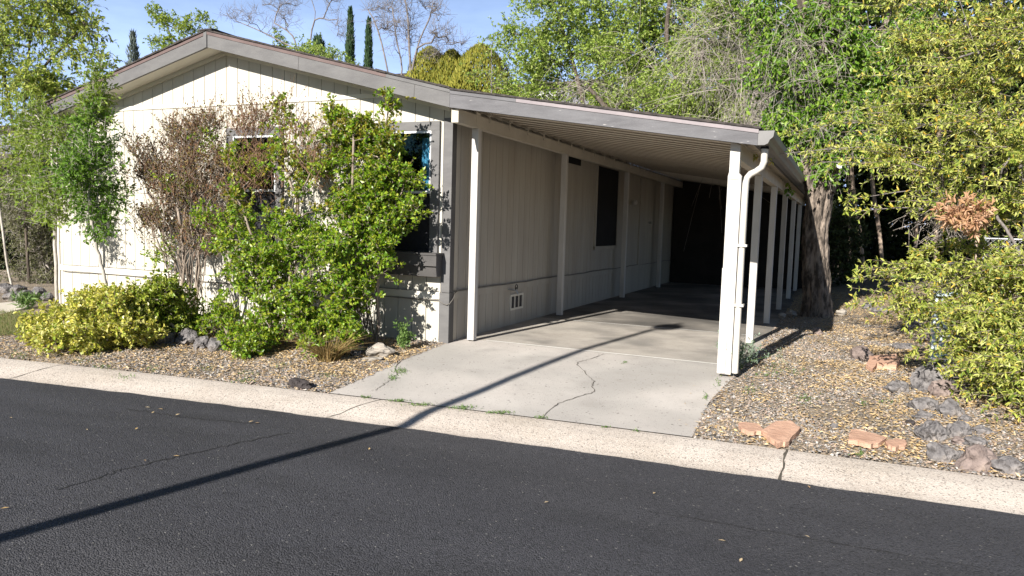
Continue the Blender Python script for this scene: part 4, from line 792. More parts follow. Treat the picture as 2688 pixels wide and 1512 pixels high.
for lab, tr in (('bare dark limb crossing the elms behind the carport', [at(1640, 330, 14.5), at(1590, 280, 14.5), at(1545, 230, 14.5)]), ('leaning dark trunk between the two elms behind the carport', [at(1805, 420, 14), at(1790, 250, 14), at(1750, 120, 14), at(1760, -20, 14)])):
    q = smoothpath(tr, 10); q[0][2] -= 2; b = MB(); b.tube(q, np.linspace(.12, .05, 10), 8); tag(b.build('dead_tree', M['barkdark'], None, q[0]), lab, 'dead tree')

# ---- shaded wood at the back right
for k, (px, pyb, Y, r, lab) in enumerate([(2268, 745, 14, .10, 'slim dark trunk in the shaded wood nearest the big trunk'), (2318, 742, 13.5, .16, 'thick furrowed trunk in the middle of the shaded wood'), (2455, 760, 12, .13, 'trunk in the shaded wood just left of the pale pedestal'),
        (2400, 735, 17, .09, 'thin trunk far back in the shaded wood'), (2230, 740, 19, .12, 'trunk far back in the shade behind the slim dark trunk'), (2560, 760, 15, .13, 'trunk hidden behind the right shrub and chain link fence'), (2650, 760, 17, .14, 'rightmost trunk of the shaded wood')]):
    le = (-30, -28, 8, 14, 0, 20, -10)[k]
    tr = [at(px, pyb, Y), at(px+le*.3, 620, Y), at(px+le, 480, Y), at(px+le*1.2, 300, Y), at(px+le, 60, Y)]
    n = 26
    elm(lab, tr, [(px+le, 300, Y, 130, 130, 1.8, 46), (px+le, 120, Y, 170, 120, 2.2, 46), (px+le, -60, Y, 170, 120, 2.2, 40)], M['lf_dark'], per=6, lper=9, ll=.13, lw=.085, tl=.6, rmax=r, wood=M['barkwood'], name='wood_tree', twig=False, sides=9)
for k, (px, py, Y, lab) in enumerate([(2150, 560, 22, 'dark evergreen behind the big trunk'), (2300, 540, 21, 'dark evergreen closing the shaded wood'), (2470, 560, 20, 'dark evergreen behind the pale pedestal'), (2640, 560, 20, 'dark evergreen behind the chain link fence'), (1990, 540, 22, 'dark evergreen behind the far end of the carport'), (2780, 520, 18, 'dark evergreen at the right edge behind the shrub'), (2390, 560, 26, 'farthest dark evergreen deep behind the thick wood trunk'), (2220, 560, 25, 'farthest dark evergreen deep behind the slim wood trunk'), (2560, 560, 25, 'farthest dark evergreen deep behind the orange leaf cluster')]):
    g = at(px, 700, Y); g[2] = float(gz(g[0], g[1]))-.1
    elm(lab, [g, g+V3(0, 0, 2), g+V3(.1, 0, 5), g+V3(0, .1, 8)], [(px, py+40, Y, 150, 130, 1.8, 80), (px, py-150, Y, 160, 140, 2, 80), (px, py-360, Y, 150, 150, 2, 70)], M['lf_dark'], per=7, lper=9, ll=.17, lw=.11, tl=.6, rmax=.2, name='evergreen_tree', twig=False)
for k, (px, py, wd, h) in enumerate([(2245, 700, 70, 40), (2290, 690, 60, 40), (2350, 680, 70, 50), (2400, 690, 60, 40), (2270, 660, 60, 40), (2370, 655, 60, 34), (2440, 670, 50, 40), (2330, 640, 50, 30), (2240, 735, 60, 24)]):
    rock('rock', 'dark boulder number %s of the shaded bank, %s' % (('one', 'two', 'three', 'four', 'five', 'six', 'seven', 'eight', 'nine')[k], ('left of the thick trunk', 'behind the thick trunk', 'right of the thick trunk', 'far right by the thin trunk', 'high on the left', 'high on the right', 'behind the trunk by the pedestal', 'topmost of the bank', 'lowest left by the grassy weed')[k]), 'rock', px, py, wd, h, M['rockwarm'], 120+k, group='boulders of the shaded bank', sub=2)

for k, (x, y, lab) in enumerate([(4.1, 12.6, 'dark shrub added beside the far end of the carport to block light')]):  # shrub added to keep side light out of the carport
    g = V3(x, y, float(gz(x, y))-.05); q = g+V3(0, 0, 1.3); pp = q+runit(130)*np.array([.75, .8, 1.35])*rng.random((130, 1))**.4
    plant('dark_shrub', lab, 'shrub', g, [stemline([g, g+V3(.05, 0, .8), g+V3(0, 0, 1.6)], 6, .03)], pp, M['barkdark'], M['lf_dark'], 'stem', 'foliage', seg=.3, rmax=.05, per=6, tl=.3, lper=9, ll=.09, lw=.05, spread=.08)
# ---- the big yellow green shrub at the right
rs = empty('evergreen_shrub', gpg(2640, 1040), 'huge yellow green shrub of narrow leaves filling the right edge', 'shrub')
base = gpg(2655, 1030)
stems = [smoothpath(p, 16) for p in (
    [base, at(2690, 700, .7), at(2668, 355, .6), at(2600, 200, .5), at(2552, 100, .4), at(2500, -60, .4)],
    [base+V3(.2, .2, 0), at(2760, 700, 1.0), at(2740, 300, 1.0), at(2660, 150, .8), at(2600, 0, .8)],
    [base+V3(-.1, .1, 0), at(2600, 800, .5), at(2560, 650, .3), at(2480, 520, .2)],
    [base+V3(.1, -.2, 0), at(2700, 850, -.2), at(2690, 700, -.3), at(2640, 600, -.3)],
    [base+V3(.3, 0, 0), at(2850, 700, .5), at(2900, 300, .4), at(2900, -100, .3)])]
BL = [(2640, 60, .6, 110, 70, .6, 44), (2500, 60, .8, 110, 60, .6, 38), (2390, 40, 1.2, 70, 36, .4, 14), (2620, 210, .4, 110, 60, .6, 42), (2490, 225, .7, 90, 22, .4, 20), (2410, 250, .9, 80, 12, .35, 10), (2560, 320, .3, 130, 34, .6, 36), (2430, 330, .6, 110, 14, .35, 14), (2310, 310, .9, 70, 10, .3, 8),
      (2610, 430, .1, 120, 46, .6, 42), (2450, 415, .4, 100, 14, .3, 15), (2310, 400, .8, 60, 9, .25, 6), (2650, 530, -.1, 70, 44, .45, 28), (2530, 500, .3, 70, 20, .3, 12),
      (2660, 690, -.1, 60, 60, .45, 34), (2590, 720, .1, 60, 30, .35, 20), (2480, 700, .3, 55, 14, .2, 9), (2400, 715, .3, 50, 9, .2, 7), (2350, 775, .2, 40, 9, .2, 6), (2560, 780, .0, 60, 30, .35, 20), (2640, 830, -.3, 70, 55, .45, 38), (2580, 850, -.1, 50, 34, .35, 20), (2430, 800, .1, 50, 12, .2, 8),
      (2650, 960, -.5, 70, 55, .45, 44), (2620, 985, -.4, 44, 34, .3, 24), (2560, 915, -.2, 36, 22, .25, 12), (2690, 1030, -.6, 60, 22, .35, 18), (2800, 300, .3, 130, 300, .8, 60), (2800, 800, -.2, 110, 200, .7, 40)]
BL = [(px, py, Y, rx, ry, dy, max(4, int(n*(.52 if py < 480 else .64)))) for (px, py, Y, rx, ry, dy, n) in BL]
pts = cloud(BL, 3.5)
# long whippy shoots reaching left
shoots = []
for (a, c_, e, Y0, Y1, nn) in (((2560, 420), (2300, 385), (1990, 410), .3, 1.0, 9), ((2480, 330), (2250, 320), (2060, 350), .6, 1.4, 8), ((2520, 460), (2330, 430), (2140, 425), .3, .9, 7), ((2500, 520), (2400, 500), (2230, 525), .2, .5, 6), ((2480, 560), (2380, 545), (2245, 555), .2, .5, 6), ((2480, 380), (2300, 385), (2120, 402), .5, 1.2, 7),
        ((2520, 720), (2400, 700), (2255, 730), .1, .2, 7), ((2500, 800), (2380, 790), (2240, 800), .0, .1, 7), ((2460, 260), (2300, 280), (2180, 300), .8, 1.3, 7), ((2520, 150), (2400, 190), (2280, 200), .6, 1.2, 6), ((2520, 880), (2450, 860), (2400, 920), -.1, -.1, 5), ((2500, 620), (2440, 650), (2400, 660), .2, .2, 5)):
    shoots.append(smoothpath([at(*a, Y0), at(*c_, (Y0+Y1)/2), at(*e, Y1)], nn*2))
P, par, R, ends, kids = grow(stems, np.vstack([pts, np.array([s[0] for s in shoots])]), .25, .0035, .032, 2.5, .25)
wb = MB(); limbs(wb, P, par, R, kids, 6)
for s in shoots: wb.tube(s, np.linspace(.008, .003, len(s)), 5)
wb.build('stem', M['barkgray'], rs)
T = twigs(P[ends], 5, .34, .0, None, .05, 5, .12)
d_ = (T[:, -1]-T[:, 0]); T = T[:, :1] + (T-T[:, :1])*np.array([1, 1, .45]) + (-HR*.5-HF*.3)[None, None]*np.linspace(0, .3, 5)[None, :, None]   # sprays lie flat and reach for the road
T2 = np.concatenate([np.stack([s[1:]+(s[1:]-s[:-1])*q for q in np.linspace(0, 1, 5)], 1) for s in shoots]); T3 = twigs(np.vstack([s[3:] for s in shoots]), 1, .16, .3, None, .01, 5)
Ta = np.concatenate([T, T3]); wb = MB(); wb.tubes(Ta, np.broadcast_to(np.linspace(.0035, .0015, 5), Ta.shape[:2]), 4); wb.build('twigs', M['stem'], rs)
lb = MB(); leaf_on(lb, T, 30, .048, .0145, True, .25, .6, .55, True, tmin=.1); leaf_on(lb, T2, 10, .055, .016, True, .25, .6, .6, True, tmin=.0); leaf_on(lb, T3, 15, .05, .015, True, .25, .6, .6, True); lb.build('foliage', M['lf_right'], rs)
pts = cloud([(2550, 585, -.5, 56, 46, .16, 22)]); T = twigs(pts, 3, .13, -.1, None, .03); wb = MB(); wb.tubes(T, np.full(T.shape[:2], .002), 3); lb = MB(); leaf_on(lb, T, 12, .065, .02, True, .3, .4, .6); lb.build('withered_leaves', M['lf_orange'], rs)['label'] = 'withered orange brown cluster of leaves'
T = twigs(cloud([(2470, 540, .5, 70, 60, .3, 60), (2540, 560, .4, 60, 40, .3, 40)]), 3, .3, -.1, None, .05, 5, .2); wb = MB(); wb.tubes(T, np.full(T.shape[:2], .002), 3); wb.build('dead_twigs', M['twig'], rs)

# ---- utility pedestal, chain link fence behind the shrub
pd = empty('utility_pedestal', gpg(2468, 925), 'pale blue gray utility pedestal half hidden in the right shrub', 'utility box')
pc = at(2468, 925, 1.7); z0 = float(gz(pc[0], pc[1]))
b = MB(); b.prism([(pc[0]-.10, pc[1]-.08, z0-.1), (pc[0]+.12, pc[1]-.08, z0-.1), (pc[0]+.12, pc[1]+.12, z0-.1), (pc[0]-.10, pc[1]+.12, z0-.1)], (0, 0, 1.12)); b.build('cabinet', M['plasticblue'], pd)
b = MB(); zt = z0+1.021; b.prism([(pc[0]-.13, pc[1]-.11, zt), (pc[0]+.15, pc[1]-.11, zt), (pc[0]+.15, pc[1]-.06, zt+.10), (pc[0]-.13, pc[1]-.06, zt+.10)], (0, .21, 0)); b.build('lid', M['metal'], pd)
b = MB(); b.box(pc[0]-.07, pc[0]+.09, pc[1]-.083, pc[1]-.0805, z0+.3, z0+.9); b.build('door', M['plasticblue'], pd)
fb = at(2600, 730, 9.5); fz = float(gz(fb[0], fb[1])); fe = empty('chain_link_fence', (fb[0], 9.5, fz), 'galvanised chain link fence behind the right shrub', 'fence')
for x in (-.15, 1.9, 3.95, 6.0):
    b = MB(); b.tube([(fb[0]+x, 9.5, fz-.1), (fb[0]+x, 9.5, fz+1.25)], .03, 8); b.tube([(fb[0]+x, 9.5, fz+1.25), (fb[0]+x, 9.5, fz+1.29)], [.036, .005], 8); b.build('post', M['metal'], fe)
b = MB(); b.tube([(fb[0]-.15, 9.5, fz+1.2), (fb[0]+6, 9.5, fz+1.2)], .02, 8); b.build('rail', M['metal'], fe)
b = MB(); q = np.arange(-1.2, 6.2, .09); H = 1.15
for sgn in (1, -1):
    A = np.stack([fb[0]-.1+q+(0 if sgn > 0 else H), np.full(len(q), 9.5+.004*sgn), np.full(len(q), fz+.03)], 1); B = A+V3(sgn*H, 0, H); lo = fb[0]-.15; hi = fb[0]+6
    for a_, c_ in zip(A, B):
        t0, t1 = 0., 1.; dx = c_[0]-a_[0]
        ta, tb_ = (lo-a_[0])/dx, (hi-a_[0])/dx; t0 = max(t0, min(ta, tb_)); t1 = min(t1, max(ta, tb_))
        if t1 > t0: b.tube([a_+(c_-a_)*t0, a_+(c_-a_)*t1], .0035, 3)
b.build('wire_mesh', M['metal'], fe)

# ================================================================== behind the house
def spire(name, label, px, pyb, pyt, Y, wpx, leaf, cat='tree', n=2600, ll=.22, lw=.08, power=.8, group=None):
    a = at(px, pyb, Y); t = at(px, pyt, Y); wd = wpx/ppm(a); g = V3(a[0], a[1], float(gz(a[0], a[1]))); H = t[2]-g[2]
    o = empty(name, g, label, cat, group); b = MB(); b.tube([g, g+V3(0, 0, H*.9)], [.12, .02], 7); b.build('trunk', M['barkdark'], o)
    u = rng.random(n); h = u**.9; prof = np.minimum(1, (1-h)**power*1.5)*np.minimum(1, .55+h*4); an = rng.random(n)*6.283; lump = 1+.22*np.array([mnoise.noise(Vector((math.cos(q)*1.7, math.sin(q)*1.7, hh*H*.9+px))) for q, hh in zip(an, h)])
    r = wd*prof*lump*(.7+.3*rng.random(n)); C = g+np.stack([np.cos(an)*r, np.sin(an)*r, h*H], 1); D = np.stack([np.cos(an)*.35, np.sin(an)*.35, np.ones(n)], 1)+.25*runit(n)
    lb = MB(); lb.leaves(C, D, np.stack([np.cos(an), np.sin(an), .3*np.ones(n)], 1)+.5*runit(n), ll*(.6+.8*rng.random(n)), lw); lb.build('crown', leaf, o); return o
spire('cypress_tree', 'taller left one of two slim dark cypresses behind the roof', 918, 220, 28, 38, 14, M['lf_cyp'], n=5200, ll=.32, lw=.10, power=.5)
spire('cypress_tree', 'shorter right one of two slim dark cypresses behind the roof', 966, 230, 54, 38, 13, M['lf_cyp'], n=4600, ll=.32, lw=.10, power=.5)
for px, top, w_, lab in ((1124, 130, 135, 'leftmost golden cone conifer behind the roof'), (1182, 138, 130, 'middle golden cone conifer behind the roof'), (1258, 124, 185, 'largest golden cone conifer behind the right side of the roof')):
    spire('golden_conifer', lab, px, 330, top, 24, w_, M['lf_gold'], n=20000, ll=.17, lw=.075, power=.60, group='golden conifers behind the roof')
spire('blue_conifer', 'blue gray conifer behind the left slope of the roof', 352, 300, 92, 26, 52, M['lf_blue'], n=1900, ll=.36, lw=.10, power=.9)
spire('dark_conifer', 'dark round topped conifer between the bare tree and the cypresses', 835, 250, 98, 34, 34, M['lf_cyp'], n=2600, ll=.34, lw=.12, power=.45)
elm('spring green oak behind the roof left of the ridge', [at(470, 500, 27), at(470, 250, 27), at(460, 140, 27), at(440, 70, 27)], [(430, 60, 27, 40, 34, 1.0, 26), (490, 75, 27, 46, 32, 1.0, 24), (420, 120, 27, 44, 34, 1.0, 26), (530, 50, 27, 26, 16, .6, 9), (480, 125, 27, 60, 24, 1, 22), (555, 80, 27, 14, 12, .4, 4), (405, 40, 27, 16, 16, .5, 6)], M['lf_oak'], per=6, lper=9, ll=.12, lw=.085, tl=.4, name='oak_tree', wood=M['barkgray'])
elm('small yellow green tree just right of the ridge', [at(745, 400, 30), at(745, 200, 30), at(745, 110, 30)], [(745, 110, 30, 16, 42, .7, 22), (735, 150, 30, 24, 20, .7, 12)], M['lf_oak'], per=6, lper=9, ll=.12, lw=.07, tl=.35, name='small_tree', wood=M['barkgray'])
elm('round green tree left of the cypresses', [at(820, 420, 28), at(825, 250, 28), at(830, 150, 28)], [(800, 140, 28, 44, 26, 1.2, 34), (860, 150, 28, 52, 26, 1.2, 34), (840, 190, 28, 80, 30, 1.2, 30)], M['lf_elm'], per=7, lper=9, ll=.12, lw=.07, tl=.4, name='small_tree', wood=M['barkgray'])
elm('small yellow green bush at the foot of the left cypress', [at(915, 400, 34), at(916, 250, 34), at(917, 170, 34)], [(917, 172, 34, 16, 16, .5, 14)], M['lf_oak'], per=6, lper=9, ll=.12, lw=.07, tl=.3, name='small_tree', wood=M['barkgray'])
elm('thin leafy tree top left of the elm thicket', [at(1285, 420, 19), at(1290, 250, 19), at(1290, 120, 19)], [(1290, 130, 19, 30, 40, .6, 9), (1330, 190, 19, 40, 50, .8, 16), (1275, 220, 19, 50, 30, .8, 14), (1340, 60, 19, 20, 40, .6, 7)], M['lf_elm'], per=4, lper=7, ll=.1, lw=.06, tl=.4, name='small_tree', wood=M['barkgray'])
def bare(label, stems, blobs, mat=M['barkgray'], per=3, tl=.8, rmax=.15):
    pts = cloud(blobs); st = [smoothpath(s, 12) for s in stems]; g = st[0][0].copy(); g[2] = float(gz(g[0], g[1])); o = empty('bare_tree', g, label, 'tree')
    P, par, R, ends, kids = grow(st, pts, .45, .008, rmax, 2.2, 1.2, .16); wb = MB(); limbs(wb, P, par, R, kids, 7)
    wb.build('trunk', mat, o); T = twigs(P[ends], per, tl, .5, None, .05, 5); T2 = twigs(T[:, 2], 2, tl*.55, .4, None, .0, 4); wb = MB(); wb.tubes(T, np.broadcast_to(np.linspace(.009, .004, 5), T.shape[:2]), 3); wb.tubes(T2, np.broadcast_to(np.linspace(.005, .003, 4), T2.shape[:2]), 3); wb.build('twigs', mat, o)
bare('leafless tree with a leaning gray trunk right of the roof ridge', [[at(812, 420, 29), at(812, 220, 29), at(815, 100, 29), at(828, 40, 29), at(818, 0, 29), at(800, -60, 29)], [at(800, 420, 29), at(795, 180, 29), at(780, 130, 29), at(765, 90, 29), at(720, 60, 29)], [at(780, 130, 29), at(730, 105, 29), at(680, 80, 29), at(620, 55, 29)]],
     [(680, 40, 29, 90, 50, 1.4, 40), (760, 20, 29, 70, 50, 1.4, 36), (850, 10, 29, 50, 70, 1.2, 36), (620, 50, 29, 40, 20, .8, 10), (870, 70, 29, 40, 40, 1, 14)])
bare('leafless tree with two pale trunks left of the golden conifers', [[at(1025, 420, 23), at(1022, 230, 23), at(1008, 140, 23), at(985, 60, 23), at(955, 10, 23), at(930, -20, 23)], [at(1078, 420, 23), at(1078, 210, 23), at(1074, 120, 23), at(1070, 40, 23), at(1055, -40, 23)], [at(1078, 200, 23), at(1100, 110, 23), at(1130, 40, 23), at(1140, -20, 23)], [at(1030, 300, 23), at(1055, 190, 23), at(1040, 100, 23), at(1030, 20, 23)]],
     [(990, 40, 23, 60, 60, 1.2, 46), (1080, 20, 23, 70, 70, 1.2, 60), (1150, 80, 23, 50, 60, 1.1, 40), (1040, 110, 23, 60, 60, 1.1, 40), (1110, 140, 23, 50, 40, 1, 22), (1195, 110, 23, 26, 20, .6, 8)], per=3, tl=.75)
def far_house(label, px, py, Y, wd, h, wall, roofmat, base_px=None):
    c = at(px, py, Y); g = float(gz(c[0], c[1])); o = empty('far_house', (c[0], c[1], g), label, 'house'); z = c[2]
    b = MB(); b.box(c[0]-wd/2, c[0]+wd/2, Y, Y+5, g-.2, z-.05); b.build('wall', wall, o)
    b = MB(); b.prism([(c[0]-wd/2-.4, Y-.4, z-.05), (c[0]+wd/2+.4, Y-.4, z-.05), (c[0]+wd/2+.4, Y-.4, z+.1), (c[0]-wd/2-.4, Y-.4, z+.1)], (0, 6, .0)); b.build('roof', roofmat, o)
    return o, c, g
o, c, g = far_house('gray house with a white panel seen between golden conifer and elms', 1420, 226, 30, 7.0, 3, M['purplegray'], M['nbroof'])
for x in (-1.6, -1.0): b = MB(); b.box(c[0]+x, c[0]+x+.35, 29.55, 29.9, g, c[2]-.06); b.build('porch_post', M['purplegray'], o)
b = MB(); b.box(c[0]-.5, c[0]+1.1, 29.95, 29.999, g, c[2]-.35); b.build('panel', M['offwhite'], o)
b = MB(); b.box(c[0]-2.9, c[0]-1.7, 29.98, 29.999, g+.8, c[2]-.3); b.build('window', M['black'], o)
far_house('low brown roofed house behind the two bare trees', 1056, 200, 36, 3.0, 3, M['nbwall'], M['nbroof'])

# ================================================================== left side
tb_ = at(78, 770, 2.0); tb_[2] = -.1
tr = smoothpath([tb_, at(70, 640, 2), at(62, 500, 2), at(52, 400, 2), at(62, 280, 2), at(75, 150, 2), at(85, 0, 2), at(90, -120, 2)], 24)
br = smoothpath([at(60, 440, 2), at(35, 330, 2), at(10, 200, 2.2), at(-20, 50, 2.3)], 12); br2 = smoothpath([at(66, 260, 2), at(120, 170, 2), at(180, 110, 2), at(230, 60, 2)], 10)
pts = cloud([(70, 60, 2, 100, 90, 1.2, 61), (20, 180, 2, 80, 90, 1.2, 43), (110, 190, 2, 70, 70, 1.0, 36), (180, 70, 2, 60, 50, .7, 21), (60, 300, 2, 70, 60, 1, 25), (160, 250, 2, 80, 50, .7, 24), (230, 160, 2, 40, 50, .5, 12), (230, 70, 2, 34, 24, .4, 6), (20, 380, 2, 50, 50, .9, 14), (150, 10, 2, 60, 40, .7, 14), (-80, 150, 2.4, 80, 200, 1.4, 36), (110, 340, 2, 50, 40, .6, 11), (200, 10, 2, 30, 24, .5, 6)])
plant('tall_tree', 'tall light leafed tree rising beyond the left end of the roof', 'tree', tb_, [tr, br, br2], pts, M['barkdark'], M['lf_left'], seg=.35, rtip=.004, rmax=.075, per=6, tl=.36, lper=11, ll=.085, lw=.036, up=.1, spread=.12, tdroop=.3, twr=.003, along=.7, droop=.2)
tb_ = at(34, 765, 1.2); tb_[2] = -.1
tr = smoothpath([tb_, at(18, 690, 1.2), at(5, 590, 1.2), at(-15, 480, 1.4), at(-60, 300, 1.5)], 14)
plant('slim_tree', 'leaning pale trunk at the far left edge by the path', 'tree', tb_, [tr], cloud([(-60, 350, 1.5, 60, 90, .8, 40), (0, 450, 1.4, 60, 50, .6, 18)]), M['barkpale'], M['lf_left'], seg=.3, rtip=.004, rmax=.06, per=5, tl=.35, lper=9, ll=.07, lw=.03, spread=.1)
bs = at(100, 765, 2.4); bs[2] = -.1
o, T, P, R, E_ = plant('olive_shrub', 'sparse twiggy olive shrub beside the left corner of the home', 'shrub', bs, vase(bs, 14, .5, cloud([(90, 560, 2.4, 60, 60, .5, 20)])), cloud([(90, 600, 2.4, 66, 90, .7, 80), (70, 690, 2.3, 60, 60, .6, 46), (125, 540, 2.4, 40, 60, .5, 26), (40, 560, 2.4, 50, 60, .6, 30), (115, 730, 2.3, 40, 30, .4, 18)]), M['twig'], M['lf_olive'], 'stem', 'foliage', seg=.25, rtip=.004, rmax=.022, per=7, tl=.3, lper=13, ll=.055, lw=.02, up=.3, spread=.08, twr=.0032, rise=1.5)
for k, (px, py, Y, lab) in enumerate([(40, 560, 4.5, 'dark bushy shrub behind the leaning pale trunk'), (130, 520, 5, 'dark bushy shrub behind the olive shrub'), (-60, 600, 4, 'dark bushy shrub at the far left edge')]):
    g = at(px, 740, Y); g[2] = -.15; elm(lab, [g, g+V3(0, 0, .6), g+V3(.05, 0, 1.3), g+V3(0, 0, 2)], [(px, py+70, Y, 80, 80, .8, 90), (px, py-30, Y, 80, 70, .8, 70), (px, py+140, Y, 80, 56, .7, 70)], M['lf_dark'], per=7, lper=11, ll=.10, lw=.055, tl=.35, rmax=.05, name='dark_shrub', cat_='shrub')
nh = empty('neighbour_house', (-18.5, 7, 0), 'taupe neighbouring house mostly hidden by the left trees', 'house')
b = MB(); zt = at(40, 437, 7)[2]; b.box(-26, -13.2, 7, 14, -.3, zt); b.build('wall', M['nbwall'], nh)
ze = at(40, 352, 7)[2]; b = MB(); b.prism([(-26.4, 6.5, zt-.02), (-26.4, 6.5, zt+.12), (-26.4, 10.5, ze+.9), (-26.4, 14.5, zt+.12), (-26.4, 14.5, zt-.02)], (13.8, 0, 0)); b.build('roof', M['nbroof'], nh)
q = at(36, 368, 7.4); b = MB(); b.box(q[0]-.35, q[0]+.35, 7.2, 8.6, zt+.1, q[2]+.15)
b.build('roof_vent', M['purplegray'], nh)
for k in range(6):
    b = MB(); b.box(q[0]-.3, q[0]+.3, 7.17, 7.199, q[2]-.22+k*.06, q[2]-.19+k*.06); b.build('louvre', M['metal'], nh)
# rock wall and path on the left
for k, (px, py, wd, h) in enumerate([(20, 790, 44, 26), (58, 792, 46, 30), (92, 785, 40, 30), (8, 770, 40, 24), (40, 772, 40, 24), (118, 790, 30, 22)]):
    rock('rock', 'dark rock of the low left wall, %s' % ('lower course at the frame edge', 'lower course in the middle', 'right end below the olive shrub', 'upper course at the frame edge', 'upper course by the leaning pale trunk', 'small one against the home corner')[k], 'rock', px, py, wd, h, M['rock'], 150+k, group='rocks of the low left wall', sub=2)
pb = MB(); A = [gpg(-140, 845), gpg(-10, 832), gpg(82, 808), gpg(60, 793), gpg(-10, 800), gpg(-160, 806)]
pb.prism([(p[0], p[1], p[2]-.05) for p in A], (0, 0, .075)); tag(pb.build('path', M['path']), 'pale concrete path at the left edge', kind='structure')

# ================================================================== gravel, leaf litter, ground weeds (nobody could count these)
def in_yard(x, y):
    t = y-yb(x); xr = np.interp(t, [0, .8, 2.4, 3.4, 40], [3.37, 3.33, 3.40, 3.46, 3.47])
    left = (x < np.interp(t, [0, 1.4, 2.4, 4], [.10, .04, -.0, -.0])) & (y < -.02) & (x > -8); right = (x > xr)
    return (t > 0) & (left | right)
def scatter(n, x0, x1, y0, y1, dens=None):
    x = x0+(x1-x0)*rng.random(n); y = y0+(y1-y0)*rng.random(n); k = in_yard(x, y)
    if dens is not None: k &= rng.random(n) < dens(x, y)
    x, y = x[k], y[k]; return np.stack([x, y, gz(x, y)], 1)
def pebbles(n):
    nz_ = lambda x, y: np.array([mnoise.fractal(Vector((a*1.6, c*1.6, 9)), 1, 2, 3) for a, c in zip(x, y)])
    near = lambda x, y: np.clip(1.35-np.hypot(x-4.3, y+7.9)/13, .12, 1)*np.clip(.72+1.1*nz_(x, y), .15, 1)
    P = np.vstack([scatter(int(n*.42), -5.5, .12, -3.2, 0, near), scatter(int(n*.75), 3.3, 8.2, -2.6, 5, near), scatter(int(n*.18), 3.3, 9, 5, 11, near)])
    m = len(P); O = np.array([(1, 0, 0), (.25, .85, .1), (-.8, .5, 0), (-.75, -.55, .05), (.3, -.9, 0), (.1, .05, .75), (-.05, 0, -.7)]); tri = np.array([(0, 1, 5), (1, 2, 5), (2, 3, 5), (3, 4, 5), (4, 0, 5), (1, 0, 6), (2, 1, 6), (3, 2, 6), (4, 3, 6), (0, 4, 6)])
    r = .0062+.008*rng.random(m)**2.2+.006*(rng.random(m) < .05); a = rng.random(m)*6.283; S = np.stack([r*(1+.6*rng.random(m)), r*(.8+.3*rng.random(m)), r*(.45+.4*rng.random(m))], 1)
    V = O[None]*(1+.25*rng.normal(size=(m, 7, 1)))*S[:, None]; tl = rng.normal(0, .3, (m, 1)); V[..., 2] += V[..., 0]*tl
    ca, sa = np.cos(a)[:, None], np.sin(a)[:, None]; V = np.stack([V[..., 0]*ca-V[..., 1]*sa, V[..., 0]*sa+V[..., 1]*ca, V[..., 2]], -1)+(P+np.stack([0*r, 0*r, r*.25+.006], 1))[:, None]
    b = MB(); b.add(V, (np.arange(m)[:, None, None]*7+tri[None]).reshape(-1, 3)); tag(b.build('gravel', M['pebble']), 'mixed gray and tan gravel of the yard', kind='stuff')
pebbles(230000)
def litter(n):
    dn = lambda x, y: np.clip((.25+.8*sstep(3.4, 5.4, x))*np.clip(.55+1.3*np.array([mnoise.fractal(Vector((a*1.5, c*1.5, 5)), 1, 2, 3) for a, c in zip(x, y)]), .05, 1.2)-.04*np.clip(y, 0, 8), .05, 1)
    P = np.vstack([scatter(int(n*.8), 3.3, 8.2, -2.62, 6, dn), scatter(int(n*.10), 3.3, 8, 6, 11), scatter(int(n*.30), -5.2, .1, -3.2, -.2, lambda x, y: .28+.4*(y > -1.9))])
    m = len(P); a = rng.random(m)*6.283; D = np.stack([np.cos(a), np.sin(a), rng.normal(.05, .22, m)], 1); Nn = np.stack([rng.normal(0, .35, m), rng.normal(0, .35, m), np.ones(m)], 1); Ls = .022+.028*rng.random(m)
    b = MB(); b.leaves(P+np.stack([0*a, 0*a, .012+.012*rng.random(m)], 1), D, Nn, Ls, Ls*(.28+.12*rng.random(m)), .5)
    for (px, py) in [(24, 1100), (225, 1131), (355, 1130), (380, 1217), (472, 1205), (26, 1357), (394, 1064), (428, 1069), (460, 1086), (652, 1103), (682, 1104), (968, 1179), (1720, 1290), (2111, 1408), (1884, 1426), (1941, 1488), (1440, 1322), (398, 1081), (2127, 1270)]:
        p = gp(px, py, -.16); t = p[1]-float(yb(p[0])); p[2] = np.interp(t, ROAD_T, ROAD_Z)+.014 if t < -.6 else cz(p[0], p[1])+.006
        q = rng.random()*6.283; b.leaves(p[None], V3(math.cos(q), math.sin(q), .1)[None], V3(.1, .1, 1)[None], np.array([.042]), np.array([.016]), .3)
    for _ in range(50):
        x = 3.2+rng.random()*.25; y = -2+rng.random()*9; b.leaves(V3(x-abs(rng.normal(0, .12)), y, sz(x, y)+.004)[None], runit(1)*V3(1, 1, .1), V3(0, 0, 1)[None], np.array([.03]), np.array([.012]), .3)
    tag(b.build('leaf_litter', M['litter']), 'tan fallen leaves over the gravel and road', kind='stuff')
litter(115000)
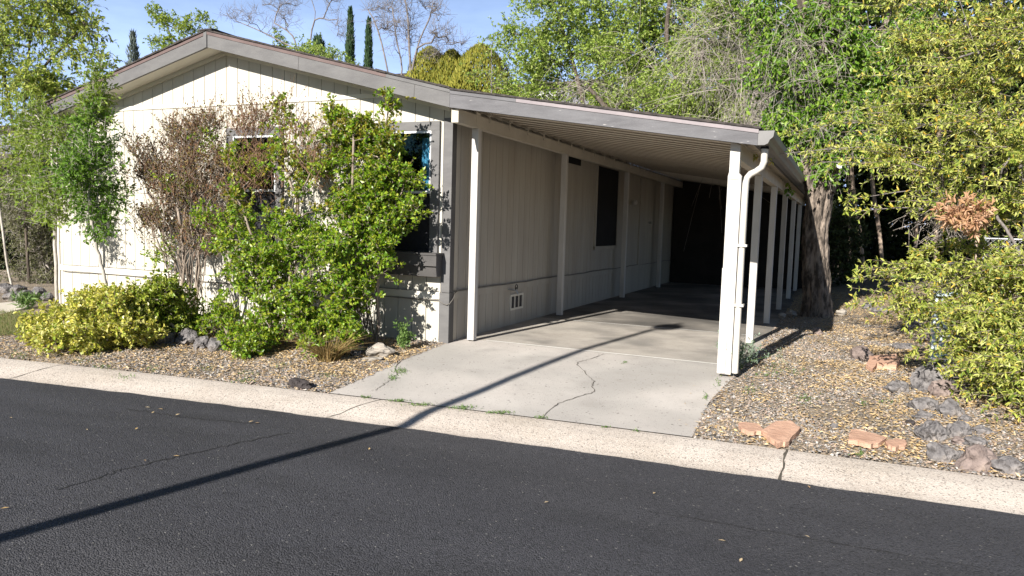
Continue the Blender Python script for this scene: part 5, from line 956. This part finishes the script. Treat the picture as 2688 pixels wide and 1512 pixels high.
def ground_weeds():
    b = MB()
    for (px, py, rx, ry, n) in [(2054, 968, 70, 24, 240), (1969, 1027, 30, 14, 70), (2115, 1049, 36, 16, 90), (2266, 1060, 14, 8, 40), (2256, 1191, 16, 8, 40), (2400, 1040, 20, 12, 50), (2330, 1055, 40, 10, 40), (257, 934, 14, 8, 40), (218, 950, 26, 9, 70), (57, 932, 40, 10, 90), (270, 963, 30, 8, 60), (545, 966, 26, 9, 60), (650, 980, 26, 10, 70), (401, 968, 30, 9, 60), (860, 985, 30, 10, 50),
                                (740, 960, 30, 10, 50), (640, 1000, 40, 8, 60), (1051, 974, 22, 9, 150), (1031, 993, 14, 8, 80), (960, 1043, 12, 3, 40), (1045, 1052, 30, 4, 90), (1100, 1063, 36, 4, 90), (1215, 1071, 40, 5, 130), (1310, 1084, 34, 4, 100), (1420, 1098, 20, 3, 40), (1590, 1122, 10, 2, 20), (1670, 1133, 8, 2, 14), (1853, 1042, 6, 10, 40), (1640, 952, 10, 3, 24), (2105, 888, 16, 20, 40), (330, 990, 30, 8, 50), (2010, 985, 40, 8, 60), (1886, 1004, 8, 14, 40)]:
        s = 1; q = rng.normal(0, .5, (n, 2)); C = np.array([gpd(px+rx*a, py+ry*c, .003) for a, c in q]); k = len(C)
        D = runit(k); D[:, 2] = np.abs(D[:, 2])*.8+.2; b.leaves(C, D, np.array([0, 0, 1.])+.5*runit(k), .014+.016*rng.random(k), .006+.004*rng.random(k), .3)
    tag(b.build('ground_weeds', M['weed']), 'low green weeds in the gravel and along the kerb joint', kind='stuff')
    n = 2600; P = np.vstack([gpg(x, y) for x, y in zip(-40+110*rng.random(n), 822+62*rng.random(n))]); d = runit(n)*.5; d[:, 2] = 1; t = np.linspace(0, 1, 3)[None, :, None]
    b = MB(); b.tubes(P[:, None]+d[:, None]*t*(.03+.05*rng.random((n, 1, 1))), np.broadcast_to([.003, .002, .0006], (n, 3)), 3); tag(b.build('grass', M['lawn']), 'thin dry grass at the left edge', kind='stuff')
ground_weeds()

# ================================================================== street lamp across the road (its shadow crosses the drive)
lp = empty('street_lamp', (.053, -11.1, -.05), 'slim street lamp with a round lantern across the road', 'lamp')
hz = 7.62; b = MB(); b.tube([(.053, -11.1, -.1), (.053, -11.1, .5), (.053, -11.1, hz-.25)], [.09, .068, .05], 12); b.build('pole', M['darkmetal'], lp)
b = MB(); th = np.linspace(0, math.pi, 9); b.tube([(.12, -11.1, hz-.2+.19*(1-math.cos(q))) for q in th], [max(.01, .21*math.sin(q)) for q in th], 14); hd = b.build('lantern', M['darkmetal'], lp)
b = MB(); b.tube([(.12, -11.1, hz+.24), (.12, -11.1, hz+.34)], [.05, .02], 8); b.build('finial', M['darkmetal'], hd)

# ================================================================== the other side of the road (unseen hedges added to block low southern sky)
for k, (x, y, wd, h) in enumerate([(-17, -22, 6.5, 3.4), (-4, -23, 6.0, 3.0), (9, -22, 6.5, 3.6), (22, -20, 6.0, 3.2)]):
    g = V3(x, y, -.1); n = 1500; q = runit(n)*rng.random((n, 1))**.33; C = g+V3(0, 0, h*.5)+q*np.array([wd, 1.4, h*.55])
    o = empty('hedge', g, 'unseen dark hedge added across the road to block low sky, %s' % ('far left', 'left of the lamp', 'right of the lamp', 'far right')[k], 'hedge')
    b = MB(); [b.tube([g+V3(u, 0, 0), g+V3(u+.1, 0, h*.7)], [.06, .03], 6) for u in (-wd*.5,)]; b.build('stem', M['barkdark'], o)
    b = MB(); b.leaves(C, runit(n), runit(n), .5+.3*rng.random(n), .34); b.build('foliage', M['lf_dark'], o)
